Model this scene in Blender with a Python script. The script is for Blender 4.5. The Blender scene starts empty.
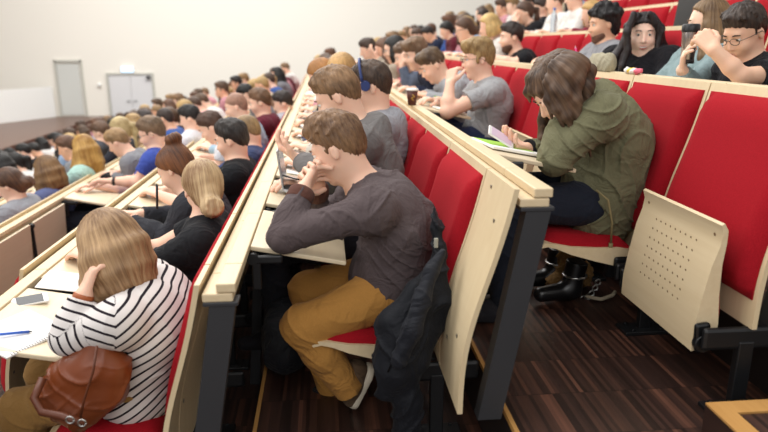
import bpy, bmesh, math, random
import numpy as np
from mathutils import Vector, Matrix
sc = bpy.context.scene
COL = sc.collection
rnd = random.Random(7)

# ------------------------------------------------------------------ camera geometry (768 x 432 frame)
FPX = 640.0; PITCH = .2622; YAW = .0927
_cy, _sy, _cp, _sp = math.cos(YAW), math.sin(YAW), math.cos(PITCH), math.sin(PITCH)
CAM_R = np.array([_cy, -_sy, 0.]); CAM_F = np.array([_sy*_cp, _cy*_cp, -_sp]); CAM_U = np.array([_sy*_sp, _cy*_sp, _cp])
def W(u, v, Y=None, X=None, Z=None):
    """world point seen at a place of the photograph, on a known plane of the hall"""
    D = CAM_F + (u-384)/FPX*CAM_R - (v-216)/FPX*CAM_U
    t = X/D[0] if X is not None else (Y/D[1] if Y is not None else Z/D[2])
    return D*t
def project(P):
    P = np.asarray(P, float); fw = P@CAM_F
    return 384+FPX*(P@CAM_R)/fw, 216-FPX*(P@CAM_U)/fw

# ------------------------------------------------------------------ hall grid
D_ROW, RAKE, PITCH_S = .92, .2605, .62
def rx(n): return -.365+(n-2)*D_ROW            # top of the backrests of row n
def rz(n): return -.6626+(n-2)*RAKE
def fl(n): return rz(n)-1.02                   # floor of row n
def sy(n, k): return (2.38 if n % 2 else 2.24 if n == 2 else 2.03)+PITCH_S*k     # seat centre along the row
def riser(n): return rx(n-1)+(.075 if n == 3 else .02)      # front edge of platform n
ROWS = list(range(-3, 9)); NSEAT = 23
Y_END = 1.75

# ------------------------------------------------------------------ objects
def link(o, parent=None):
    COL.objects.link(o)
    if parent is not None: o.parent = parent
    return o
def thing(name, label, cat, loc=(0, 0, 0), rot=0, group=None):
    o = bpy.data.objects.new(name, None); o.empty_display_size = .05
    link(o); o.location = loc; o.rotation_euler = (0, 0, rot)
    o['label'] = label; o['category'] = cat
    if group: o['group'] = group
    return o
def tag(o, label, cat, group=None, kind=None):
    if label: o['label'] = label
    if cat: o['category'] = cat
    if group: o['group'] = group
    if kind: o['kind'] = kind
    return o
def mesh_obj(name, me, mats, parent=None, loc=None):
    o = bpy.data.objects.new(name, me); link(o, parent)
    for m in (mats if isinstance(mats, (list, tuple)) else [mats]):
        if m is not None: me.materials.append(m)
    if loc is not None: o.location = loc
    return o
def struct(o): o['kind'] = 'structure'; return o
def np_mesh(name, V, F, smooth=True):
    me = bpy.data.meshes.new(name)
    V = np.asarray(V, np.float32); F = np.asarray(F, np.int32)
    me.vertices.add(len(V)); me.vertices.foreach_set('co', V.ravel())
    n = F.shape[1]
    me.loops.add(F.size); me.loops.foreach_set('vertex_index', F.ravel())
    me.polygons.add(len(F)); me.polygons.foreach_set('loop_start', np.arange(0, F.size, n, dtype=np.int32))
    me.polygons.foreach_set('loop_total', np.full(len(F), n, np.int32))
    if smooth: me.polygons.foreach_set('use_smooth', np.ones(len(F), bool))
    me.update(calc_edges=True); me.validate()
    return me
class MB:
    """collects shapes for ONE mesh"""
    def __init__(s): s.bm = bmesh.new(); s.mi = 0
    def _mark(s, vs):
        for f in {f for v in vs for f in v.link_faces}: f.material_index = s.mi
    def box(s, c, d, bev=0, rot=None, seg=2):
        r = bmesh.ops.create_cube(s.bm, size=1); vs = r['verts']
        for v in vs: v.co = Vector((v.co.x*d[0], v.co.y*d[1], v.co.z*d[2]))
        if bev:
            es = list({e for v in vs for e in v.link_edges})
            g = bmesh.ops.bevel(s.bm, geom=es, offset=bev, segments=seg, affect='EDGES', profile=.5)
            vs = list({v for f in g['faces'] for v in f.verts})
        M = Matrix.Translation(Vector(c)) @ (rot.to_4x4() if rot is not None else Matrix.Identity(4))
        for v in vs: v.co = M @ v.co
        s._mark(vs); return s
    def prism(s, pts, y0, y1, axis='y', bev=0):
        """pts: closed outline in (x,z), extruded along y"""
        a = [s.bm.verts.new((x, y0, z)) for x, z in pts]; b = [s.bm.verts.new((x, y1, z)) for x, z in pts]
        n = len(pts); fs = [s.bm.faces.new(a), s.bm.faces.new(b[::-1])]
        for i in range(n): fs.append(s.bm.faces.new((a[i], b[i], b[(i+1) % n], a[(i+1) % n])))
        bmesh.ops.recalc_face_normals(s.bm, faces=fs)
        if bev:
            es = [e for e in {e for f in fs[:2] for e in f.edges}]
            bmesh.ops.bevel(s.bm, geom=es, offset=bev, segments=2, affect='EDGES', profile=.5)
        s._mark(a+b) if not bev else None
        return s
    def tube(s, pts, r, seg=10, caps=True):
        pts = [Vector(p) for p in pts]; rings = []
        rr = r if isinstance(r, (list, tuple)) else [r]*len(pts)
        up = Vector((0, 0, 1)); prev = None
        for i, p in enumerate(pts):
            t = (pts[min(i+1, len(pts)-1)]-pts[max(i-1, 0)]).normalized()
            if prev is None:
                a = t.cross(up);
                if a.length < .1: a = t.cross(Vector((1, 0, 0)))
            else: a = prev-t*prev.dot(t)
            a.normalize(); prev = a; b = t.cross(a)
            rings.append([s.bm.verts.new(p+(a*math.cos(q)+b*math.sin(q))*rr[i]) for q in [2*math.pi*j/seg for j in range(seg)]])
        for i in range(len(rings)-1):
            for j in range(seg):
                f = s.bm.faces.new((rings[i][j], rings[i][(j+1) % seg], rings[i+1][(j+1) % seg], rings[i+1][j])); f.smooth = True; f.material_index = s.mi
        if caps:
            for rg in (rings[0][::-1], rings[-1]):
                f = s.bm.faces.new(rg); f.material_index = s.mi
        return s
    def lathe(s, prof, c=(0, 0, 0), seg=24):
        rings = [[s.bm.verts.new((c[0]+r*math.cos(2*math.pi*j/seg), c[1]+r*math.sin(2*math.pi*j/seg), c[2]+z)) for j in range(seg)] for r, z in prof]
        for i in range(len(rings)-1):
            for j in range(seg):
                f = s.bm.faces.new((rings[i][j], rings[i][(j+1) % seg], rings[i+1][(j+1) % seg], rings[i+1][j])); f.smooth = True; f.material_index = s.mi
        for rg in (rings[0][::-1], rings[-1]):
            f = s.bm.faces.new(rg); f.material_index = s.mi
        return s
    def mesh(s, name='mesh', smooth=False):
        bmesh.ops.recalc_face_normals(s.bm, faces=s.bm.faces[:])
        me = bpy.data.meshes.new(name); s.bm.to_mesh(me); s.bm.free()
        if smooth:
            for p in me.polygons: p.use_smooth = True
        return me
    def build(s, name, mats, parent=None, loc=None, smooth=False):
        return mesh_obj(name, s.mesh(name, smooth), mats, parent, loc)

def soften(me, deg=28):
    """smooth shading with the real corners kept sharp"""
    bm = bmesh.new(); bm.from_mesh(me)
    for f in bm.faces: f.smooth = True
    for e in bm.edges: e.smooth = len(e.link_faces) == 2 and e.calc_face_angle(0) < math.radians(deg)
    bm.to_mesh(me); bm.free(); return me
# ------------------------------------------------------------------ materials
def srgb(c):
    if isinstance(c, str): c = [int(c[i:i+2], 16)/255 for i in (0, 2, 4)]
    return tuple((x/12.92 if x <= .04045 else ((x+.055)/1.055)**2.4) for x in c)+(1,)
_mc = {}
def new_mat(name):
    m = bpy.data.materials.new(name); m.use_nodes = True
    return m, m.node_tree, m.node_tree.nodes['Principled BSDF']
def N(nt, t, **k):
    n = nt.nodes.new(t)
    for a, b in k.items():
        if a.startswith('i_'): n.inputs[a[2:].replace('_', ' ')].default_value = b
        else: setattr(n, a, b)
    return n
def mat_plain(name, c, rough=.5, metal=0, spec=.5, var=.06, scale=12, bump=0, bscale=200):
    if name in _mc: return _mc[name]
    m, nt, b = new_mat(name)
    tc = N(nt, 'ShaderNodeTexCoord'); no = N(nt, 'ShaderNodeTexNoise'); no.inputs['Scale'].default_value = scale; no.inputs['Detail'].default_value = 3
    nt.links.new(tc.outputs['Object'], no.inputs['Vector'])
    mx = N(nt, 'ShaderNodeMix', data_type='RGBA'); col = srgb(c)
    mx.inputs[6].default_value = tuple(x*(1-var) for x in col[:3])+(1,); mx.inputs[7].default_value = tuple(min(1, x*(1+var)) for x in col[:3])+(1,)
    nt.links.new(no.outputs['Fac'], mx.inputs[0]); nt.links.new(mx.outputs[2], b.inputs['Base Color'])
    b.inputs['Roughness'].default_value = rough; b.inputs['Metallic'].default_value = metal; b.inputs['Specular IOR Level'].default_value = spec
    if bump:
        n2 = N(nt, 'ShaderNodeTexNoise'); n2.inputs['Scale'].default_value = bscale; nt.links.new(tc.outputs['Object'], n2.inputs['Vector'])
        bp = N(nt, 'ShaderNodeBump'); bp.inputs['Strength'].default_value = bump; bp.inputs['Distance'].default_value = .002
        nt.links.new(n2.outputs['Fac'], bp.inputs['Height']); nt.links.new(bp.outputs[0], b.inputs['Normal'])
    _mc[name] = m; return m
def mat_cloth(c, rough=.9, fold=.7, weave=.3, mott=.1):
    key = 'cloth_%s_%g' % (c, fold)
    if key in _mc: return _mc[key]
    m, nt, b = new_mat(key)
    tc = N(nt, 'ShaderNodeTexCoord')
    n1 = N(nt, 'ShaderNodeTexNoise'); n1.inputs['Scale'].default_value = 160; n1.inputs['Detail'].default_value = 2
    n2 = N(nt, 'ShaderNodeTexNoise'); n2.inputs['Scale'].default_value = 9; n2.inputs['Detail'].default_value = 3; n2.inputs['Distortion'].default_value = 1.8
    for n in (n1, n2): nt.links.new(tc.outputs['Object'], n.inputs['Vector'])
    mx = N(nt, 'ShaderNodeMix', data_type='RGBA'); col = srgb(c)
    mx.inputs[6].default_value = tuple(x*(1-mott) for x in col[:3])+(1,); mx.inputs[7].default_value = tuple(min(1, x*(1+mott)) for x in col[:3])+(1,)
    nt.links.new(n1.outputs['Fac'], mx.inputs[0]); nt.links.new(mx.outputs[2], b.inputs['Base Color'])
    b.inputs['Roughness'].default_value = rough; b.inputs['Specular IOR Level'].default_value = .25
    b.inputs['Sheen Weight'].default_value = .03
    bp = N(nt, 'ShaderNodeBump'); bp.inputs['Strength'].default_value = fold; bp.inputs['Distance'].default_value = .03
    nt.links.new(n2.outputs['Fac'], bp.inputs['Height'])
    b2 = N(nt, 'ShaderNodeBump'); b2.inputs['Strength'].default_value = weave; b2.inputs['Distance'].default_value = .001
    nt.links.new(n1.outputs['Fac'], b2.inputs['Height']); nt.links.new(bp.outputs[0], b2.inputs['Normal']); nt.links.new(b2.outputs[0], b.inputs['Normal'])
    _mc[key] = m; return m
def mat_skin(c='e2b294'):
    key = 'skin_'+c
    if key in _mc: return _mc[key]
    m, nt, b = new_mat(key)
    tc = N(nt, 'ShaderNodeTexCoord'); n = N(nt, 'ShaderNodeTexNoise'); n.inputs['Scale'].default_value = 14; nt.links.new(tc.outputs['Object'], n.inputs['Vector'])
    mx = N(nt, 'ShaderNodeMix', data_type='RGBA'); col = srgb(c)
    mx.inputs[6].default_value = col; mx.inputs[7].default_value = (col[0]*1.0, col[1]*.88, col[2]*.84, 1)
    nt.links.new(n.outputs['Fac'], mx.inputs[0]); nt.links.new(mx.outputs[2], b.inputs['Base Color'])
    b.inputs['Roughness'].default_value = .5; b.inputs['Specular IOR Level'].default_value = .35
    b.inputs['Subsurface Weight'].default_value = .12; b.inputs['Subsurface Radius'].default_value = (.012, .005, .003); b.inputs['Subsurface Scale'].default_value = 1
    _mc[key] = m; return m
def mat_hair(c, c2=None, rough=.5):
    key = 'hair_'+c+(c2 or '')
    if key in _mc: return _mc[key]
    m, nt, b = new_mat(key); col = srgb(c); hi = srgb(c2) if c2 else tuple(min(1, x*1.9+.01) for x in col[:3])+(1,)
    at = N(nt, 'ShaderNodeAttribute'); at.attribute_name = 'hs'
    tc = N(nt, 'ShaderNodeTexCoord')
    n = N(nt, 'ShaderNodeTexNoise'); n.inputs['Scale'].default_value = 1; n.inputs['Detail'].default_value = 4; n.inputs['Roughness'].default_value = .65
    nt.links.new(at.outputs['Vector'], n.inputs['Vector'])
    n2 = N(nt, 'ShaderNodeTexNoise'); n2.inputs['Scale'].default_value = 9; nt.links.new(tc.outputs['Object'], n2.inputs['Vector'])
    ad = N(nt, 'ShaderNodeMath', operation='ADD'); nt.links.new(n.outputs['Fac'], ad.inputs[0]); nt.links.new(n2.outputs['Fac'], ad.inputs[1])
    mr = N(nt, 'ShaderNodeMapRange'); mr.inputs[1].default_value = .78; mr.inputs[2].default_value = 1.5
    nt.links.new(ad.outputs[0], mr.inputs[0])
    mx = N(nt, 'ShaderNodeMix', data_type='RGBA'); mx.inputs[6].default_value = tuple(x*.62 for x in col[:3])+(1,); mx.inputs[7].default_value = hi
    nt.links.new(mr.outputs[0], mx.inputs[0]); nt.links.new(mx.outputs[2], b.inputs['Base Color'])
    b.inputs['Roughness'].default_value = rough; b.inputs['Specular IOR Level'].default_value = .4
    bp = N(nt, 'ShaderNodeBump'); bp.inputs['Strength'].default_value = .6; bp.inputs['Distance'].default_value = .004
    nt.links.new(n.outputs['Fac'], bp.inputs['Height']); nt.links.new(bp.outputs[0], b.inputs['Normal'])
    _mc[key] = m; return m
def mat_wood(name, c1, c2, axis='y', rough=.45, k=1):
    if name in _mc: return _mc[name]
    m, nt, b = new_mat(name); tc = N(nt, 'ShaderNodeTexCoord'); mp = N(nt, 'ShaderNodeMapping')
    s = {'y': (40, 2.2, 40), 'z': (40, 40, 2.2), 'x': (2.2, 40, 40)}[axis]; mp.inputs['Scale'].default_value = tuple(q*k for q in s)
    nt.links.new(tc.outputs['Object'], mp.inputs[0])
    n = N(nt, 'ShaderNodeTexNoise'); n.inputs['Scale'].default_value = 1; n.inputs['Detail'].default_value = 5; n.inputs['Distortion'].default_value = .6
    nt.links.new(mp.outputs[0], n.inputs['Vector'])
    mx = N(nt, 'ShaderNodeMix', data_type='RGBA'); mx.inputs[6].default_value = srgb(c1); mx.inputs[7].default_value = srgb(c2)
    nt.links.new(n.outputs['Fac'], mx.inputs[0]); nt.links.new(mx.outputs[2], b.inputs['Base Color'])
    b.inputs['Roughness'].default_value = rough; b.inputs['Specular IOR Level'].default_value = .4
    _mc[name] = m; return m
# ------------------------------------------------------------------ organic surfaces: smooth blended volumes -> one continuous mesh
def v3(*a): return np.array(a if len(a) > 1 else a[0], float)
def unit(a): a = np.asarray(a, float); n = np.linalg.norm(a); return a/n if n > 1e-9 else a
class Vol:
    def __init__(s): s.p = []
    def cap(s, A, B, ra, rb, k=.02, flat=None, cutA=None, cutB=None, sub=False):
        """tapered limb A->B; flat=(axis,scale) widens it along axis; cut = flat end with that overshoot"""
        s.p.append(('c', v3(A), v3(B), ra, rb, k, flat, cutA, cutB, sub)); return s
    def ell(s, C, r, R=None, k=.02, sub=False):
        s.p.append(('e', v3(C), v3(r), np.eye(3) if R is None else np.asarray(R), None, k, None, None, None, sub)); return s
    def plane(s, P, n, k=.01):
        """keep only what lies on the side n points AWAY from"""
        s.p.append(('h', v3(P), unit(n), None, None, k, None, None, None, False)); return s
    def chain(s, pts, rs, k=.02, **kw):
        for i in range(len(pts)-1): s.cap(pts[i], pts[i+1], rs[i], rs[i+1], k, **kw)
        return s
    def bounds(s, pad):
        lo = np.full(3, 1e9); hi = -lo
        for q in s.p:
            if q[9] or q[0] == 'h': continue
            if q[0] == 'c':
                r = max(q[3], q[4])*(1/q[6][1] if q[6] else 1)
                lo = np.minimum(lo, np.minimum(q[1], q[2])-r); hi = np.maximum(hi, np.maximum(q[1], q[2])+r)
            else:
                r = q[2].max(); lo = np.minimum(lo, q[1]-r); hi = np.maximum(hi, q[1]+r)
        return lo-pad, hi+pad
    def mesh(s, h=.01, pad=None):
        lo, hi = s.bounds(3*h)
        n = np.maximum(np.ceil((hi-lo)/h).astype(int)+1, 4)
        ax = [lo[i]+h*np.arange(n[i]) for i in range(3)]
        D = np.full(n, .5, np.float32)
        for q in s.p:
            typ, A, B, ra, rb, k, flat, cA, cB, sub = q
            if typ == 'h':
                g = [ax[i].astype(np.float32) for i in range(3)]
                d = ((g[0]-A[0])*B[0])[:, None, None]+((g[1]-A[1])*B[1])[None, :, None]+((g[2]-A[2])*B[2])[None, None, :]
                hh = np.maximum(k-np.abs(D-d), 0)/k; D = np.maximum(D, d)+hh*hh*k*.25
                continue
            if typ == 'c':
                r = max(ra, rb)*(1/flat[1] if flat else 1); l = np.minimum(A, B)-r; u = np.maximum(A, B)+r
            else: r = B.max(); l = A-r; u = A+r
            m = k+2*h; i0 = np.maximum(np.floor((l-m-lo)/h).astype(int), 0); i1 = np.minimum(np.ceil((u+m-lo)/h).astype(int)+1, n)
            if (i1 <= i0).any(): continue
            sl = tuple(slice(i0[i], i1[i]) for i in range(3))
            X = (ax[0][sl[0]]-A[0]).astype(np.float32)[:, None, None]; Y = (ax[1][sl[1]]-A[1]).astype(np.float32)[None, :, None]; Z = (ax[2][sl[2]]-A[2]).astype(np.float32)[None, None, :]
            if typ == 'c':
                AB = B-A
                if flat:
                    nn, fs = unit(flat[0]), flat[1]
                    pd = (X*nn[0]+Y*nn[1]+Z*nn[2])*(fs-1); X = X+pd*nn[0]; Y = Y+pd*nn[1]; Z = Z+pd*nn[2]
                    AB = AB+nn*(AB@nn)*(fs-1)
                L2 = max(AB@AB, 1e-9); L = math.sqrt(L2)
                T = (X*AB[0]+Y*AB[1]+Z*AB[2])/L2; t = np.clip(T, 0, 1)
                d = np.sqrt((X-t*AB[0])**2+(Y-t*AB[1])**2+(Z-t*AB[2])**2)-(ra+(rb-ra)*t)
                if cB is not None: d = np.maximum(d, (T-1)*L-cB)
                if cA is not None: d = np.maximum(d, -T*L-cA)
            else:
                R = ra; px = X*R[0, 0]+Y*R[1, 0]+Z*R[2, 0]; py = X*R[0, 1]+Y*R[1, 1]+Z*R[2, 1]; pz = X*R[0, 2]+Y*R[1, 2]+Z*R[2, 2]
                k0 = np.sqrt((px/B[0])**2+(py/B[1])**2+(pz/B[2])**2); k1 = np.sqrt((px/B[0]**2)**2+(py/B[1]**2)**2+(pz/B[2]**2)**2)
                d = k0*(k0-1)/np.maximum(k1, 1e-6)
            a = D[sl]; k = max(k, 1e-4)
            if sub:
                d = -d; hh = np.maximum(k-np.abs(a-d), 0)/k; D[sl] = np.maximum(a, d)+hh*hh*k*.25
            else:
                hh = np.maximum(k-np.abs(a-d), 0)/k; D[sl] = np.minimum(a, d)-hh*hh*k*.25
        # surface nets
        S = D < 0
        c = np.zeros(np.array(n)-1, np.uint8)
        for dx in (0, 1):
            for dy in (0, 1):
                for dz in (0, 1): c += S[dx:n[0]-1+dx, dy:n[1]-1+dy, dz:n[2]-1+dz]
        I = np.argwhere((c > 0) & (c < 8)); idx = np.full(c.shape, -1, np.int32); idx[I[:, 0], I[:, 1], I[:, 2]] = np.arange(len(I))
        co = [(dx, dy, dz) for dx in (0, 1) for dy in (0, 1) for dz in (0, 1)]
        val = {q: D[I[:, 0]+q[0], I[:, 1]+q[1], I[:, 2]+q[2]] for q in co}
        acc = np.zeros((len(I), 3), np.float32); cnt = np.zeros(len(I), np.float32)
        for a in co:
            for axn in range(3):
                if a[axn]: continue
                b = list(a); b[axn] = 1; b = tuple(b); va, vb = val[a], val[b]
                m = (va < 0) != (vb < 0); t = np.where(m, va/np.where(m, va-vb, 1), 0)
                for j in range(3): acc[:, j] += np.where(m, a[j]+(t if j == axn else 0), 0)
                cnt += m
        V = (I+acc/cnt[:, None])*h+lo
        Fs = []
        for axn in range(3):
            o1, o2 = [(1, 2), (2, 0), (0, 1)][axn]
            a = [slice(0, n[i]) for i in range(3)]; b = [slice(0, n[i]) for i in range(3)]
            a[axn] = slice(0, n[axn]-1); b[axn] = slice(1, n[axn])
            sa, sb = S[tuple(a)], S[tuple(b)]
            E = np.argwhere(sa != sb); E = E[(E[:, o1] > 0) & (E[:, o2] > 0) & (E[:, o1] < n[o1]-1) & (E[:, o2] < n[o2]-1)]
            inside = sa[E[:, 0], E[:, 1], E[:, 2]]
            def g(d1, d2):
                Q = E.copy(); Q[:, o1] -= d1; Q[:, o2] -= d2; return idx[Q[:, 0], Q[:, 1], Q[:, 2]]
            q = np.stack([g(1, 1), g(0, 1), g(0, 0), g(1, 0)], 1)
            q[~inside] = q[~inside][:, ::-1]; Fs.append(q)
        F = np.concatenate(Fs); F = F[(F >= 0).all(1)]
        return V, F
def vnormals(V, F):
    n = np.cross(V[F[:, 2]]-V[F[:, 0]], V[F[:, 3]]-V[F[:, 1]]); o = np.zeros_like(V)
    for j in range(4): np.add.at(o, F[:, j], n)
    return o/np.maximum(np.linalg.norm(o, axis=1), 1e-9)[:, None]
def attr(me, name, vals, typ='FLOAT'):
    a = me.attributes.new(name, typ, 'POINT')
    a.data.foreach_set('value' if typ == 'FLOAT' else 'vector', np.asarray(vals, np.float32).ravel())

def rot_m(yaw=0, pitch=0, roll=0):
    """columns fwd, left, up of a frame facing yaw (about z), nodding down by pitch, tilting to its left by roll"""
    cy, sy_ = math.cos(yaw), math.sin(yaw); cp, sp = math.cos(pitch), math.sin(pitch); cr, sr = math.cos(roll), math.sin(roll)
    Rz = np.array([[cy, -sy_, 0], [sy_, cy, 0], [0, 0, 1]]); Ry = np.array([[cp, 0, sp], [0, 1, 0], [-sp, 0, cp]]); Rx = np.array([[1, 0, 0], [0, cr, sr], [0, -sr, cr]])
    return Rz@Ry@Rx
FACE0 = math.pi      # rows face -X

def ik(S, Wp, l1, l2, pole):
    S, Wp = v3(S), v3(Wp); d = Wp-S; L = np.linalg.norm(d)
    if L > (l1+l2)*.999: return S+d*(l1/(l1+l2))
    u = d/L; a = (l1*l1-l2*l2+L*L)/(2*L); h = math.sqrt(max(l1*l1-a*a, 0)); p = v3(pole); p = unit(p-u*(p@u))
    return S+u*a+p*h

def hand_vol(v, wr, dr, nr, th, s=1., curl=.5, r=.0088, spread=.021, thumb=1., kk=.006):
    """palm and five fingers: wr wrist, dr along the palm, nr where the palm looks, th towards the thumb"""
    dr = unit(dr); nr = unit(v3(nr)-dr*(v3(nr)@dr)); th = v3(th); th = th-dr*(th@dr)-nr*(th@nr); th = unit(th)
    for i, (o, L, pl) in enumerate([(1.5, .073, .088), (.5, .081, .092), (-.5, .075, .088), (-1.5, .06, .08)]):
        kn = wr+dr*pl*s+th*o*spread*s
        v.cap(wr+th*o*.011*s, kn, .0145*s, .0115*s, .012)
        p, d = kn, unit(dr+th*o*.05); c = curl*(1+.08*i)
        for L_, f in ((.46, .8), (.3, 1.0), (.24, .7)):
            ca, sa = math.cos(c*f), math.sin(c*f)
            d2 = d*ca+nr*sa; nr2 = nr*ca-d*sa
            q = p+unit(d2)*L*L_*s; v.cap(p, q, r*s*1.05, r*s*.94, kk); p, d = q, unit(d2)
            if L_ == .46: nn = nr2
            nr_local = nr2
    a = wr+dr*.02*s+th*.018*s; b = a+(dr*.55+th*.6+nr*.3)*.05*s; c = b+unit(dr*.8+th*.35+nr*.4*thumb)*.034*s; e = c+unit(dr*.9+nr*.5*thumb)*.028*s
    v.cap(a, b, .016*s, .0125*s, .012); v.cap(b, c, .0115*s, .0105*s, .006); v.cap(c, e, .0105*s, .0088*s, .005)

def head_vol(v, H, R, s, k=.02, detail=True, female=False, smile=False, wide=1.):
    g = lambda x, y, z: H+R@(v3(x, y, z)*s)
    v.ell(g(-.012, 0, .028), v3(.098, .077, .094)*s, R, .02)
    v.ell(g(.022, 0, -.038), v3(.068, (.058 if not female else .055)*wide, .078)*s, R, .03)
    v.cap(g(.035, 0, -.098), g(.06, 0, -.102), .03*s, .02*s, .03)
    if detail:
        v.ell(g(.05, 0, -.03), v3(.045, .056*wide, .05)*s, R, .02)
        v.cap(g(.074, -.03, .032), g(.074, .03, .032), .014*s, .014*s, .015)
        for sd in (-1, 1):
            v.ell(g(.102, sd*.031, .012), v3(.018, .019, .012)*s, R, .012, sub=True)
            v.ell(g(.0815, sd*.031, .0205), v3(.011, .016, .0055)*s, R, .004)
            v.ell(g(.062, sd*.036, -.028), v3(.026, .022, .022)*s, R, .02)
        v.cap(g(.086, 0, .018), g(.106, 0, -.026), .007*s, .011*s, .01)
        for sd in (-1, 1): v.ell(g(.096, sd*.011, -.03), v3(.011, .008, .007)*s, R, .006)
        v.ell(g(.08, 0, -.058), v3(.014, .026, .012)*s, R, .012)
        v.ell(g(.088, 0, -.0535), v3(.006, .02, .0045)*s, R, .004)
        v.ell(g(.086, 0, -.064), v3(.0065, .018, .0055)*s, R, .004)
    else:
        v.cap(g(.086, 0, .012), g(.104, 0, -.026), .009*s, .012*s, .012)
    for sd in (-1, 1):
        v.ell(g(-.014, sd*.079, -.004), v3(.016, .008, .028)*s, R, .006)
        if detail: v.ell(g(-.008, sd*.09, 0), v3(.01, .006, .018)*s, R, .004, sub=True)
SKIP = set()
# ------------------------------------------------------------------ people
M_EYE = mat_plain('eye_white', 'e8e4de', .2); M_IRIS = mat_plain('iris', '2c2018', .15); M_LIP = mat_plain('lips', 'c0665c', .4); M_LIPM = mat_plain('lips_pale', 'c98a78', .45)
M_GLASS_FRAME = mat_plain('spectacle_frame', '15161c', .25); M_METAL = mat_plain('bright_metal', 'b9b9b6', .3, 1.)
M_RED_FRAME = mat_plain('red_frame', 'c0141c', .3)

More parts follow.
